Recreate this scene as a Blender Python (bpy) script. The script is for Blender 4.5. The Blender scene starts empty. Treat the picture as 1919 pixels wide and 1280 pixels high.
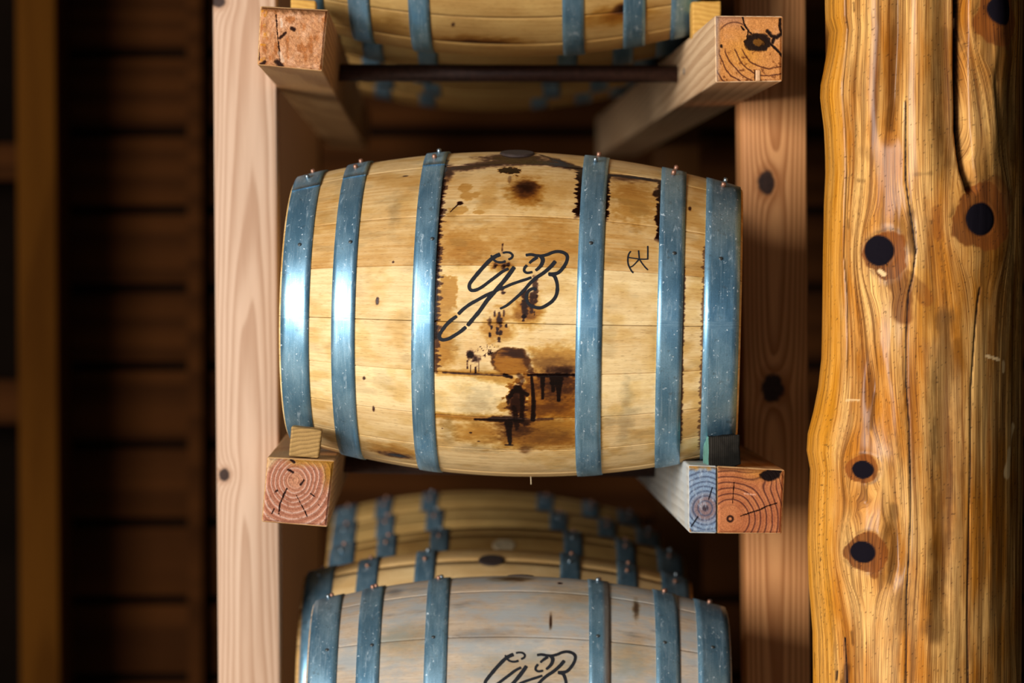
import bpy, bmesh, math
import numpy as np
from mathutils import Vector, Matrix, Euler

# ------------------------------------------------------------------ camera, light, exposure
scene = bpy.context.scene
COL = scene.collection
FPX, W, H = 6500.0, 1919.0, 1280.0          # focal length in pixels of a 1919 x 1280 frame
CAMZ = 1.6
cam_d = bpy.data.cameras.new('camera')
cam_d.sensor_width = 36.0
cam_d.lens = FPX / W * 36.0
cam_d.clip_start = 0.05
cam_d.dof.use_dof = True
cam_d.dof.focus_distance = 4.57
cam_d.dof.aperture_fstop = 3.3
cam = bpy.data.objects.new('camera', cam_d)
COL.objects.link(cam)
cam.location = (0, 0, CAMZ)
cam.rotation_euler = (math.pi / 2 - math.atan(151 / FPX), 0, -math.atan(154 / FPX))
scene.camera = cam

world = bpy.data.worlds.new('sky')
scene.world = world
world.use_nodes = True
bg = world.node_tree.nodes['Background']
bg.inputs[0].default_value = (0.66, 0.84, 1.0, 1)
bg.inputs[1].default_value = 0.62

ld = bpy.data.lights.new('doorway_daylight', 'AREA')
ld.shape = 'RECTANGLE'
ld.size, ld.size_y = 2.6, 2.2
ld.energy = 610
ld.color = (1.0, 0.97, 0.93)
lo = bpy.data.objects.new('doorway_daylight', ld)
COL.objects.link(lo)
lo.location = (-4.0, -0.3, 2.35)
lo.rotation_euler = (Vector((0.2, 4.7, 1.5)) - lo.location).to_track_quat('-Z', 'Y').to_euler()

vs = scene.view_settings
vs.view_transform = 'Standard'
vs.look = 'None'
vs.exposure = 0.0
vs.gamma = 1.0
vs.use_curve_mapping = False

# ------------------------------------------------------------------ helpers: projection
CR = np.array(cam.rotation_euler.to_matrix())

def ray(px, py):
    px = np.asarray(px, float); py = np.asarray(py, float)
    d = np.stack([(px - W / 2) / FPX, -(py - H / 2) / FPX, -np.ones_like(px)], -1)
    return d @ CR.T

def at(px, py, Y):
    """the point at depth Y (metres in front of the camera) seen along a photo direction"""
    d = ray(px, py)
    t = Y / d[..., 1]
    p = d * np.asarray(t)[..., None]
    p[..., 2] += CAMZ
    return p

def lin(r, g, b):
    f = lambda c: c / 12.92 if c <= 0.04045 else ((c + 0.055) / 1.055) ** 2.4
    return tuple(f(v / 255.0) for v in (r, g, b))

def linv(a):
    a = np.clip(np.asarray(a, float) / 255.0, 0, 1)
    return np.where(a <= 0.04045, a / 12.92, ((a + 0.055) / 1.055) ** 2.4)

# ------------------------------------------------------------------ helpers: numpy noise
def _h(i, j, seed):
    v = np.sin(i * 127.1 + j * 311.7 + seed * 74.7) * 43758.5453
    return v - np.floor(v)

def vnoise(x, y, seed=0):
    i, j = np.floor(x), np.floor(y)
    fx, fy = x - i, y - j
    fx = fx * fx * (3 - 2 * fx); fy = fy * fy * (3 - 2 * fy)
    a, b = _h(i, j, seed), _h(i + 1, j, seed)
    c, d = _h(i, j + 1, seed), _h(i + 1, j + 1, seed)
    return (a + (b - a) * fx) * (1 - fy) + (c + (d - c) * fx) * fy

def fbm(x, y, seed=0, o=4):
    s, a, t = 0, 0.5, 0
    for k in range(o):
        s = s + a * vnoise(x * 2 ** k, y * 2 ** k, seed + k * 13); t += a; a *= 0.5
    return s / t - 0.5

def sstep(e0, e1, x):
    t = np.clip((x - e0) / (e1 - e0), 0, 1)
    return t * t * (3 - 2 * t)

def seg_dist(x, y, pts):
    best = np.full(np.shape(x), 1e9)
    for (x0, y0), (x1, y1) in zip(pts[:-1], pts[1:]):
        dx, dy = x1 - x0, y1 - y0
        t = np.clip(((x - x0) * dx + (y - y0) * dy) / (dx * dx + dy * dy + 1e-12), 0, 1)
        best = np.minimum(best, np.hypot(x - x0 - t * dx, y - y0 - t * dy))
    return best

# ------------------------------------------------------------------ helpers: objects
def tag(o, label=None, cat=None, group=None, kind=None):
    if label: o['label'] = label
    if cat: o['category'] = cat
    if group: o['group'] = group
    if kind: o['kind'] = kind
    return o

def empty(name, loc, rot=(0, 0, 0)):
    o = bpy.data.objects.new(name, None)
    o.empty_display_size = 0.1
    COL.objects.link(o)
    o.location = loc
    o.rotation_euler = rot
    return o

def make_mesh(name, verts, faces, mats, midx=None, smooth=True, attrs=None):
    me = bpy.data.meshes.new(name)
    me.from_pydata([tuple(v) for v in np.asarray(verts, float).tolist()], [], faces if isinstance(faces, list) else faces.tolist())
    for m in (mats if isinstance(mats, (list, tuple)) else [mats]):
        me.materials.append(m)
    if midx is not None:
        me.polygons.foreach_set('material_index', np.asarray(midx, np.int32))
    me.polygons.foreach_set('use_smooth', np.full(len(me.polygons), bool(smooth)))
    for k, a in (attrs or {}).items():
        a = np.asarray(a, np.float32)
        if a.shape[1] == 4:
            at_ = me.attributes.new(k, 'FLOAT_COLOR', 'POINT')
            at_.data.foreach_set('color', a.ravel())
        else:
            at_ = me.attributes.new(k, 'FLOAT_VECTOR', 'POINT')
            at_.data.foreach_set('vector', a.ravel())
    me.update()
    return me

def obj(name, me, parent=None, col=None):
    o = bpy.data.objects.new(name, me)
    COL.objects.link(o)
    if parent is not None: o.parent = parent
    if col is not None: o.color = col
    return o

def grid_faces(nu, nv, wrap_v=False, off=0, flip=False):
    i = np.arange(nu - 1)[:, None]
    j = np.arange(nv if wrap_v else nv - 1)[None, :]
    j2 = (j + 1) % nv
    f = np.stack([i * nv + j, i * nv + j2, (i + 1) * nv + j2, (i + 1) * nv + j], -1).reshape(-1, 4) + off
    return f[:, ::-1] if flip else f

def prism(front4, depth, bev=0.003, seg=2, cuts=0):
    """closed bevelled prism: front corners (tl, tr, br, bl) pushed along the depth vector -> verts, faces"""
    bm = bmesh.new()
    f = [bm.verts.new(p) for p in front4]
    b = [bm.verts.new(Vector(p) + Vector(depth)) for p in front4]
    bm.faces.new(f)
    bm.faces.new(b[::-1])
    for k in range(4):
        bm.faces.new((f[k], b[k], b[(k + 1) % 4], f[(k + 1) % 4]))
    bmesh.ops.recalc_face_normals(bm, faces=bm.faces)
    if bev > 0:
        bmesh.ops.bevel(bm, geom=list(bm.edges), offset=bev, segments=seg, affect='EDGES', profile=0.5)
    if cuts:
        bmesh.ops.subdivide_edges(bm, edges=[e for e in bm.edges if e.calc_length() > 0.02], cuts=cuts, use_grid_fill=True)
    bm.verts.index_update()
    v = np.array([tuple(x.co) for x in bm.verts])
    fs = [[x.index for x in p.verts] for p in bm.faces]
    bm.free()
    return v, fs

def box_between(lo_, hi_, bev=0.0, seg=1):
    (x0, y0, z0), (x1, y1, z1) = lo_, hi_
    return prism([(x0, y0, z1), (x1, y0, z1), (x1, y0, z0), (x0, y0, z0)], (0, y1 - y0, 0), bev, seg)

# ------------------------------------------------------------------ helpers: shader nodes
class NT:
    def __init__(self, name):
        self.m = bpy.data.materials.new(name)
        self.m.use_nodes = True
        self.t = self.m.node_tree
        self.b = self.t.nodes['Principled BSDF']
    def link(self, v, sock):
        if isinstance(v, (int, float)): sock.default_value = v
        elif isinstance(v, tuple):
            sock.default_value = v if len(v) == len(sock.default_value) else (*v, 1)
        else: self.t.links.new(v, sock)
    def new(self, kind, **kw):
        n = self.t.nodes.new(kind)
        for k, v in kw.items(): setattr(n, k, v)
        return n
    def ma(self, op, a, b=0.0, c=None, clamp=False):
        n = self.new('ShaderNodeMath', operation=op, use_clamp=clamp)
        self.link(a, n.inputs[0]); self.link(b, n.inputs[1])
        if c is not None: self.link(c, n.inputs[2])
        return n.outputs[0]
    def mix(self, f, a, b, mode='MIX'):
        n = self.new('ShaderNodeMix', data_type='RGBA', blend_type=mode)
        n.clamp_factor = True
        self.link(f, n.inputs[0]); self.link(a, n.inputs[6]); self.link(b, n.inputs[7])
        return n.outputs[2]
    def sep(self, v):
        n = self.new('ShaderNodeSeparateXYZ'); self.link(v, n.inputs[0]); return n.outputs
    def comb(self, x, y, z):
        n = self.new('ShaderNodeCombineXYZ')
        for k, v in enumerate((x, y, z)): self.link(v, n.inputs[k])
        return n.outputs[0]
    def noise(self, vec, scale=1.0, detail=3.0, rough=0.55, dist=0.0):
        n = self.new('ShaderNodeTexNoise')
        self.link(vec, n.inputs['Vector'])
        n.inputs['Scale'].default_value = scale; n.inputs['Detail'].default_value = detail
        n.inputs['Roughness'].default_value = rough; n.inputs['Distortion'].default_value = dist
        return n.outputs[0]
    def scaled(self, v, s):
        n = self.new('ShaderNodeVectorMath', operation='MULTIPLY')
        self.link(v, n.inputs[0]); n.inputs[1].default_value = s
        return n.outputs[0]
    def ramp(self, f, e0, e1, lo_=0.0, hi_=1.0):
        n = self.new('ShaderNodeMapRange', interpolation_type='SMOOTHSTEP')
        self.link(f, n.inputs[0])
        for k, v in enumerate((e0, e1, lo_, hi_)): n.inputs[k + 1].default_value = v
        return n.outputs[0]
    def attr(self, name):
        return self.new('ShaderNodeAttribute', attribute_name=name)
    def objco(self):
        return self.new('ShaderNodeTexCoord').outputs['Object']
    def bump(self, h, strength=0.3, dist=0.001):
        n = self.new('ShaderNodeBump')
        n.inputs['Strength'].default_value = strength; n.inputs['Distance'].default_value = dist
        self.link(h, n.inputs['Height'])
        self.t.links.new(n.outputs[0], self.b.inputs['Normal'])
    def out(self, color, rough=0.6, metal=0.0, spec=0.5, coat=0.0, coat_rough=0.2):
        self.link(color, self.b.inputs['Base Color'])
        self.link(rough, self.b.inputs['Roughness'])
        self.link(metal, self.b.inputs['Metallic'])
        self.link(spec, self.b.inputs['Specular IOR Level'])
        self.link(coat, self.b.inputs['Coat Weight'])
        self.b.inputs['Coat Roughness'].default_value = coat_rough
        return self.m

def lumber(name, light, dark, axis='z', a0=0.0, b0=0.0, k=0.02, freq=700.0, amt=0.55, knots=(), rough=0.62, seed=0.0, grey=None, spec=0.25):
    """sawn softwood: growth rings cut along their length, fine grain, optional knots (a, l, ra, rl)"""
    n = NT(name)
    x, y, z = n.sep(n.objco())
    a, b, l = {'z': (x, y, z), 'y': (x, z, y), 'x': (y, z, x)}[axis]
    low = n.noise(n.comb(n.ma('MULTIPLY', a, 16.0), n.ma('MULTIPLY', b, 16.0), n.ma('MULTIPLY_ADD', l, 1.6, seed)), 1.0, 2.0)
    kd = None
    for (ka, kl, ra, rl) in knots:
        da = n.ma('DIVIDE', n.ma('SUBTRACT', a, ka), ra)
        dl = n.ma('DIVIDE', n.ma('SUBTRACT', l, kl), rl)
        d = n.ma('SQRT', n.ma('ADD', n.ma('MULTIPLY', da, da), n.ma('MULTIPLY', dl, dl)))
        kd = d if kd is None else n.ma('MINIMUM', kd, d)
    bb = n.ma('ADD', n.ma('SUBTRACT', b, b0), n.ma('MULTIPLY_ADD', l, k, n.ma('MULTIPLY', low, 0.014)))
    aa = n.ma('SUBTRACT', a, a0)
    if kd is not None:
        push = n.ma('MULTIPLY', n.ma('POWER', 2.718, n.ma('MULTIPLY', kd, -0.9)), 0.022)
        bb = n.ma('ADD', bb, push)
    r = n.ma('SQRT', n.ma('ADD', n.ma('MULTIPLY', aa, aa), n.ma('MULTIPLY', bb, bb)))
    ring = n.ma('FRACT', n.ma('MULTIPLY', r, freq / 6.283))
    ring = n.ma('MULTIPLY', n.ramp(ring, 0.15, 0.85), n.ramp(ring, 1.0, 0.88))
    fine = n.noise(n.comb(n.ma('MULTIPLY', a, 600.0), n.ma('MULTIPLY', b, 600.0), n.ma('MULTIPLY_ADD', l, 12.0, seed)), 1.0, 3.0)
    f = n.ma('MULTIPLY_ADD', ring, amt, n.ma('MULTIPLY', n.ma('SUBTRACT', fine, 0.42), 0.6))
    c = n.mix(f, light, dark)
    c = n.mix(n.ramp(low, 0.35, 0.75, 0.0, 0.35), c, dark)
    if grey:
        gm = n.noise(n.objco(), 14.0, 4.0)
        c = n.mix(n.ramp(gm, 0.4, 0.62, 0.0, 0.8), c, grey)
    if kd is not None:
        wob = n.ma('ADD', kd, n.ma('MULTIPLY', n.ma('SUBTRACT', n.noise(n.objco(), 90.0, 3.0), 0.5), 0.7))
        c = n.mix(n.ramp(wob, 1.9, 1.0, 0.0, 0.55), c, dark)
        c = n.mix(n.ramp(wob, 1.15, 0.75), c, n.mix(n.noise(n.objco(), 160.0, 3.0), (0.012, 0.005, 0.004), (0.06, 0.025, 0.014)))
    n.bump(f, 0.25, 0.0006)
    return n.out(c, rough, spec=spec)

def paint_mat(name, rough=0.7, bump=0.4, scale=600.0, coat=0.0):
    """colour from painted vertex colours, with fine speckle"""
    n = NT(name)
    c = n.attr('paint').outputs['Color']
    s = n.noise(n.objco(), scale, 3.0)
    c = n.mix(n.ramp(s, 0.30, 0.75, 0.55, 0.0), c, n.mix(1.0, c, (0.45, 0.40, 0.36), 'MULTIPLY'))
    n.bump(s, bump, 0.0008)
    return n.out(c, rough, spec=0.08, coat=coat)

# ------------------------------------------------------------------ materials
def barrel_wood(name, light, dark, greyed=0.0):
    n = NT(name)
    ch = n.attr('chart').outputs['Vector']
    tone = n.sep(n.new('ShaderNodeObjectInfo').outputs['Color'])
    s, w, q = n.sep(ch)
    seed = n.ma('MULTIPLY', tone[1], 40.0)
    g1 = n.noise(n.comb(n.ma('MULTIPLY', s, 9.0), n.ma('MULTIPLY', w, 260.0), seed), 1.0, 4.0)
    g2 = n.noise(n.comb(n.ma('MULTIPLY', s, 55.0), n.ma('MULTIPLY', w, 1100.0), seed), 1.0, 3.0)
    mot = n.noise(n.comb(n.ma('MULTIPLY', s, 14.0), n.ma('MULTIPLY', w, 22.0), seed), 1.0, 4.0)
    por = n.noise(n.comb(n.ma('MULTIPLY', s, 110.0), n.ma('MULTIPLY', w, 1500.0), n.ma('ADD', seed, 7.0)), 1.0, 1.0)
    f = n.ma('ADD', tone[0], n.ma('MULTIPLY', n.ma('SUBTRACT', mot, 0.5), 0.9))
    f = n.ma('ADD', f, n.ma('MULTIPLY', n.ma('SUBTRACT', g1, 0.5), 0.8))
    c = n.mix(f, dark, light)
    c = n.mix(n.ramp(g2, 0.50, 0.78, 0.0, 0.30), c, dark)
    c = n.mix(n.ramp(por, 0.60, 0.74, 0.0, 0.55), c, n.mix(1.0, c, (0.36, 0.26, 0.18), 'MULTIPLY'))
    if greyed:
        gm = n.noise(n.comb(n.ma('MULTIPLY', s, 16.0), n.ma('MULTIPLY', w, 30.0), n.ma('ADD', seed, 3.0)), 1.0, 5.0, 0.65)
        c = n.mix(n.ramp(gm, 0.36, 0.66, 0.0, greyed), c, lin(150, 158, 160))
        gd = n.noise(n.comb(n.ma('MULTIPLY', s, 10.0), n.ma('MULTIPLY', w, 36.0), n.ma('ADD', seed, 9.0)), 1.0, 4.0)
        c = n.mix(n.ramp(gd, 0.58, 0.74, 0.0, 0.55), c, lin(66, 68, 66))
    st = n.new('ShaderNodeSeparateColor')
    n.link(n.attr('stain').outputs['Color'], st.inputs[0])
    brk = n.ma('MULTIPLY', n.ma('SUBTRACT', g1, 0.5), 0.6)
    # stains soak in like a dye: each channel is absorbed by tint ** strength
    def dye(c_, k, tint):
        ch_ = [n.ma('POWER', t_, k) for t_ in tint]
        return n.mix(1.0, c_, n.comb(*ch_), 'MULTIPLY')
    G = n.ma('MULTIPLY', st.outputs[1], n.ma('MULTIPLY_ADD', n.ma('SUBTRACT', g2, 0.5), 0.5, n.ma('ADD', 1.0, brk)))
    c = dye(c, n.ma('MULTIPLY', st.outputs[2], 0.8), (0.40, 0.42, 0.44))
    c = dye(c, G, (0.30, 0.125, 0.014))
    c = dye(c, n.ma('MULTIPLY', n.ma('POWER', st.outputs[0], 1.6), n.ma('ADD', 1.0, brk)), (0.016, 0.007, 0.009))
    rg = n.ma('MULTIPLY_ADD', n.ramp(st.outputs[0], 0.55, 1.0), -0.34, 0.60)
    n.bump(n.ma('ADD', g2, n.ma('MULTIPLY', n.ramp(por, 0.60, 0.74), -0.8)), 0.25, 0.0005)
    return n.out(c, rg, spec=0.22)

M = {}
M['oak'] = barrel_wood('pale_oak', lin(244, 214, 158), lin(184, 132, 62))
M['oak_old'] = barrel_wood('aged_oak', lin(214, 176, 108), lin(150, 104, 48))
M['oak_grey'] = barrel_wood('grey_oak', lin(204, 184, 160), lin(150, 124, 98), 0.75)

def hoop_metal():
    n = NT('galvanised_hoop')
    ch = n.attr('chart').outputs['Vector']
    s, w, q = n.sep(ch)
    tone = n.sep(n.new('ShaderNodeObjectInfo').outputs['Color'])
    sd = n.ma('MULTIPLY', tone[1], 30.0)
    big = n.noise(n.comb(n.ma('MULTIPLY', s, 40.0), n.ma('MULTIPLY', w, 14.0), sd), 1.0, 4.0)
    stre = n.noise(n.comb(n.ma('MULTIPLY', s, 420.0), n.ma('MULTIPLY', w, 16.0), sd), 1.0, 3.0, 0.6, 0.5)
    fine = n.noise(n.comb(n.ma('MULTIPLY', s, 700.0), n.ma('MULTIPLY', w, 500.0), sd), 1.0, 2.0)
    sp = n.noise(n.comb(n.ma('MULTIPLY', s, 190.0), n.ma('MULTIPLY', w, 130.0), sd), 1.0, 3.0, 0.7)
    c = n.mix(n.ramp(big, 0.35, 0.68), lin(108, 154, 182), lin(146, 186, 208))
    c = n.mix(n.ramp(stre, 0.52, 0.74, 0.0, 0.6), c, lin(182, 214, 232))
    c = n.mix(n.ramp(stre, 0.40, 0.26, 0.0, 0.55), c, lin(84, 126, 146))
    c = n.mix(n.ramp(fine, 0.35, 0.65, 0.22, 0.0), c, lin(84, 108, 120))
    zinc = n.ma('MAXIMUM', n.ramp(sp, 0.63, 0.70), n.ma('MULTIPLY', n.ramp(n.noise(n.comb(n.ma('MULTIPLY', s, 150.0), n.ma('MULTIPLY', w, 34.0), n.ma('ADD', sd, 5.0)), 1.0, 5.0, 0.7, 0.6), 0.56, 0.72), 0.55))
    c = n.mix(n.ma('MULTIPLY', zinc, 0.8), c, lin(222, 234, 238))
    st = n.new('ShaderNodeSeparateColor')
    n.link(n.attr('stain').outputs['Color'], st.inputs[0])
    c = n.mix(n.ma('MULTIPLY', n.ramp(n.noise(n.comb(n.ma('MULTIPLY', s, 70.0), n.ma('MULTIPLY', w, 60.0), n.ma('ADD', sd, 11.0)), 1.0, 4.0, 0.7), 0.60, 0.70), 0.45), c, lin(92, 104, 104))
    c = n.mix(st.outputs[0], c, lin(60, 60, 48))
    c = n.mix(n.ma('MULTIPLY', st.outputs[1], 0.75), c, lin(150, 112, 60))
    r = n.ma('MULTIPLY_ADD', big, 0.22, 0.30)
    r = n.ma('ADD', r, n.ma('MULTIPLY', zinc, 0.2))
    n.bump(n.ma('ADD', fine, n.ma('MULTIPLY', stre, 0.5)), 0.12, 0.0004)
    return n.out(c, r, metal=n.ma('MULTIPLY_ADD', zinc, -0.3, 0.72))
M['hoop'] = hoop_metal()

def simple(name, col, rough=0.6, metal=0.0, var=0.5, scale=120.0, spec=0.5):
    n = NT(name)
    s = n.noise(n.objco(), scale, 4.0)
    c = n.mix(n.ramp(s, 0.3, 0.7, 0.0, var), col, tuple(v * 0.35 for v in col))
    n.bump(s, 0.2, 0.0006)
    return n.out(c, rough, metal, spec)
M['rivet'] = simple('copper_rivet', lin(176, 128, 104), 0.45, 0.7)
M['rivet_steel'] = simple('steel_rivet', lin(150, 160, 165), 0.35, 0.9)
M['nail'] = simple('hoop_nail', lin(92, 96, 96), 0.5, 0.7)
M['ink'] = simple('stencil_ink', lin(32, 33, 38), 0.75, 0.0, 0.45, 900.0, 0.2)
M['bung_dark'] = simple('bung_dark', lin(58, 42, 36), 0.8)
M['bung_pale'] = simple('bung_pale', lin(214, 190, 150), 0.7)
M['pipe'] = simple('rusted_pipe', lin(78, 52, 44), 0.5, 0.4, 0.6)
M['post_pale'] = None

# ------------------------------------------------------------------ the setting: floor, walls, ceiling
def struct(name, lo_, hi_, mat):
    v, f = box_between(lo_, hi_)
    o = obj(name, make_mesh(name, v, f, mat, smooth=False))
    return tag(o, kind='structure')

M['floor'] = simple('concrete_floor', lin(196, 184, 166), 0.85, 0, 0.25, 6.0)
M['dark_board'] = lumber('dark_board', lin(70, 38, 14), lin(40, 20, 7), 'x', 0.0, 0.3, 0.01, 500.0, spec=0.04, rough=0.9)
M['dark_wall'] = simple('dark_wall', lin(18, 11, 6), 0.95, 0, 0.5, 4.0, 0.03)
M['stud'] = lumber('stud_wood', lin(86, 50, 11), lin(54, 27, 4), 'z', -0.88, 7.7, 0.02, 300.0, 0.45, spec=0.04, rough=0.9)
YW = 8.32
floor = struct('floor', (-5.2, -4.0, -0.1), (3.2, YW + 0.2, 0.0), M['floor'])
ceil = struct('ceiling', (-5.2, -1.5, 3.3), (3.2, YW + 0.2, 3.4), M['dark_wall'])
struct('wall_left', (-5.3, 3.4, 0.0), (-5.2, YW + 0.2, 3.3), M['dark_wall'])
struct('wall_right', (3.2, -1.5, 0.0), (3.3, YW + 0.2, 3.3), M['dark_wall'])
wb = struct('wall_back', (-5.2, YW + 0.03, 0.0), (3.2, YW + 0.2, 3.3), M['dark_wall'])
# horizontal boards on the back wall, with open joints between them
rng = np.random.default_rng(5)
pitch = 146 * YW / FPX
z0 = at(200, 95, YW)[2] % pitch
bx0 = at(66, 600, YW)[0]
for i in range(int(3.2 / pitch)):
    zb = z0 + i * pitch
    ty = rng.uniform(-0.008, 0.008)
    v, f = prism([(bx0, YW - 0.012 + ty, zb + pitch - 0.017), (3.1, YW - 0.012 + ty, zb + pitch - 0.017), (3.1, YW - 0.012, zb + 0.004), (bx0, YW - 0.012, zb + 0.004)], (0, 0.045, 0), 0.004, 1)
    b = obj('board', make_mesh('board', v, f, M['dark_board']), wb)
    b.location.x = rng.uniform(0, 0.02)
# studs and short girts in front of the boards
def slab(name, pts, depth, mat, parent=None, bev=0.004, root=(0, 0, 0)):
    v, f = prism(pts, depth, bev)
    return obj(name, make_mesh(name, v - np.array(root), f, mat), parent)
YS = 7.95
t_, b_ = at(66, 0, YS), at(75, 1280, YS)
lean = (t_[0] - b_[0]) / (t_[2] - b_[2])
def leanx(z): return b_[0] + (z - b_[2]) * lean
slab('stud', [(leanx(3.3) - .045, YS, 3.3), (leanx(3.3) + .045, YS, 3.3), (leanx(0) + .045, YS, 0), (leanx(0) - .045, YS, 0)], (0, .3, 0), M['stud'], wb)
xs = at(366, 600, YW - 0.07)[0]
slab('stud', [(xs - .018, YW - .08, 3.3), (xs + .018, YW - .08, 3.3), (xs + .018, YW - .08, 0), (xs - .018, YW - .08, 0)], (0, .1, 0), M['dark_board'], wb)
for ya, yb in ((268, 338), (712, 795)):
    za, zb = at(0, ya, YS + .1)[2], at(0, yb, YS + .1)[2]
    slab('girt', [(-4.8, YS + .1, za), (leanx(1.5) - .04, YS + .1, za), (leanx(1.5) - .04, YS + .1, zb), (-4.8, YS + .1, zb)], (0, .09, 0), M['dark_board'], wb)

# ------------------------------------------------------------------ the barrel rack
YR, YP, YP2, YEND = 4.62, 5.22, 7.30, 7.9
RACK = np.array([0.12, 5.3, 0.0])
rack = empty('barrel_rack', RACK)
tag(rack, 'timber barrel rack of sawn posts and rails joined by dark steel pipes', 'rack')
def rl(px, py, Y):
    p = at(px, py, Y) - RACK
    return p
k1 = rl(420, 890, YP); k2 = rl(1436, 342, YP); k3 = rl(1447, 728, YP); k4 = rl(408, 2, YP)
M['post_l'] = lumber('pale_pine_post', lin(212, 180, 154), lin(164, 122, 92), 'z', rl(466, 0, YP)[0], -0.118, 0.012, 1500.0, 0.55,
                     [(k1[0], k1[2], .0085, .010), (k4[0], k4[2], .012, .010)])
M['post_r'] = lumber('brown_pine_post', lin(232, 164, 104), lin(168, 100, 50), 'z', rl(1455, 0, YP)[0], -0.12, -0.014, 1100.0, 0.75,
                     [(k2[0], k2[2], .0125, .020), (k3[0], k3[2], .018, .023)], seed=4.0)
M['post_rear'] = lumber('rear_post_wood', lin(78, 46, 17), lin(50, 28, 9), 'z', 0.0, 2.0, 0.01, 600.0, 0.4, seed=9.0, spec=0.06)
def post(xt0, xt1, xb0, xb1, Y, mat, depth=0.094):
    tl, tr, bl, br = at(xt0, 0, Y), at(xt1, 0, Y), at(xb0, 1280, Y), at(xb1, 1280, Y)
    def ex(a, b, z): return a[0] + (z - a[2]) * (a[0] - b[0]) / (a[2] - b[2])
    pts = [(ex(tl, bl, 3.3), Y, 3.3), (ex(tr, br, 3.3), Y, 3.3), (ex(tr, br, 0), Y, 0), (ex(tl, bl, 0), Y, 0)]
    return slab('post', pts, (0, depth, 0), mat, rack, 0.003, RACK)
post(399, 517, 409, 525, YP, M['post_l'])
post(1386, 1510, 1399, 1519, YP, M['post_r'])
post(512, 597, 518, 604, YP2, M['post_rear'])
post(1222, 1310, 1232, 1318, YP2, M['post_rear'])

M['rail_l'] = lumber('weathered_rail', lin(206, 160, 108), lin(150, 102, 58), 'y', -0.3, -0.1, 0.02, 620.0, 0.5, seed=2.0)
M['rail_r'] = lumber('pale_rail', lin(226, 190, 148), lin(172, 126, 86), 'y', 0.25, 1.88, 0.03, 520.0, 0.5, seed=6.0)
M['rail_grey'] = lumber('grey_rail', lin(206, 202, 192), lin(150, 140, 124), 'y', 0.2, 1.2, 0.02, 520.0, 0.4, seed=8.0, grey=lin(186, 190, 190))
M['end'] = paint_mat('end_grain', 0.78, 0.5)

def quad_grid(c4, n):
    tl, tr, br, bl = [np.array(c, float) for c in c4]
    u = np.linspace(0, 1, n)[None, :, None]; v = np.linspace(0, 1, n)[:, None, None]
    return (tl * (1 - u) + tr * u) * (1 - v) + (bl * (1 - u) + br * u) * v

def rail(corners, side_mat, painter, dz=0.0, name='rail', parent=None, n=110):
    c3 = [at(x, y, YR) + np.array([0, 0, dz]) for x, y in corners]
    v, f = prism([tuple(c) for c in c3], (0, YEND - YR, 0), 0.0025, 2)
    mi = [0] * len(f)
    cen = np.mean(c3, 0)
    ins = [c + (cen - c) * 0.035 for c in c3]
    P = quad_grid(ins, n)
    q = np.mean(corners, 0)
    Q = quad_grid([np.array(c) + (q - np.array(c)) * 0.035 for c in corners], n)
    px, py = Q[..., 0], Q[..., 1]
    col, hgt = painter(px, py)
    edge = np.minimum.reduce([np.linspace(0, 1, n)[None, :] + 0 * px, np.linspace(1, 0, n)[None, :] + 0 * px,
                              np.linspace(0, 1, n)[:, None] + 0 * px, np.linspace(1, 0, n)[:, None] + 0 * px])
    P[..., 1] -= 0.0003 + (0.0024 + hgt) * sstep(0, 0.035, edge)
    g = grid_faces(n, n, flip=False, off=len(v))
    vv = np.vstack([v, P.reshape(-1, 3)])
    ff = [list(x) for x in f] + g.tolist()
    mi = mi + [1] * len(g)
    paint = np.ones((len(vv), 4)); paint[len(v):, :3] = np.clip(linv(col.reshape(-1, 3)), 0, 1)
    me = make_mesh(name, vv - RACK, ff, [side_mat, M['end']], mi, False, {'paint': paint})
    return obj(name, me, parent if parent is not None else rack)

def C(c, like): return np.ones(like.shape + (3,)) * np.array(c, float)
def lay(col, m, c): return col * (1 - m[..., None]) + np.array(c, float) * m[..., None]
def radial(px, py, cx, cy): return np.hypot(px - cx, py - cy), np.arctan2(py - cy, px - cx)

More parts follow.
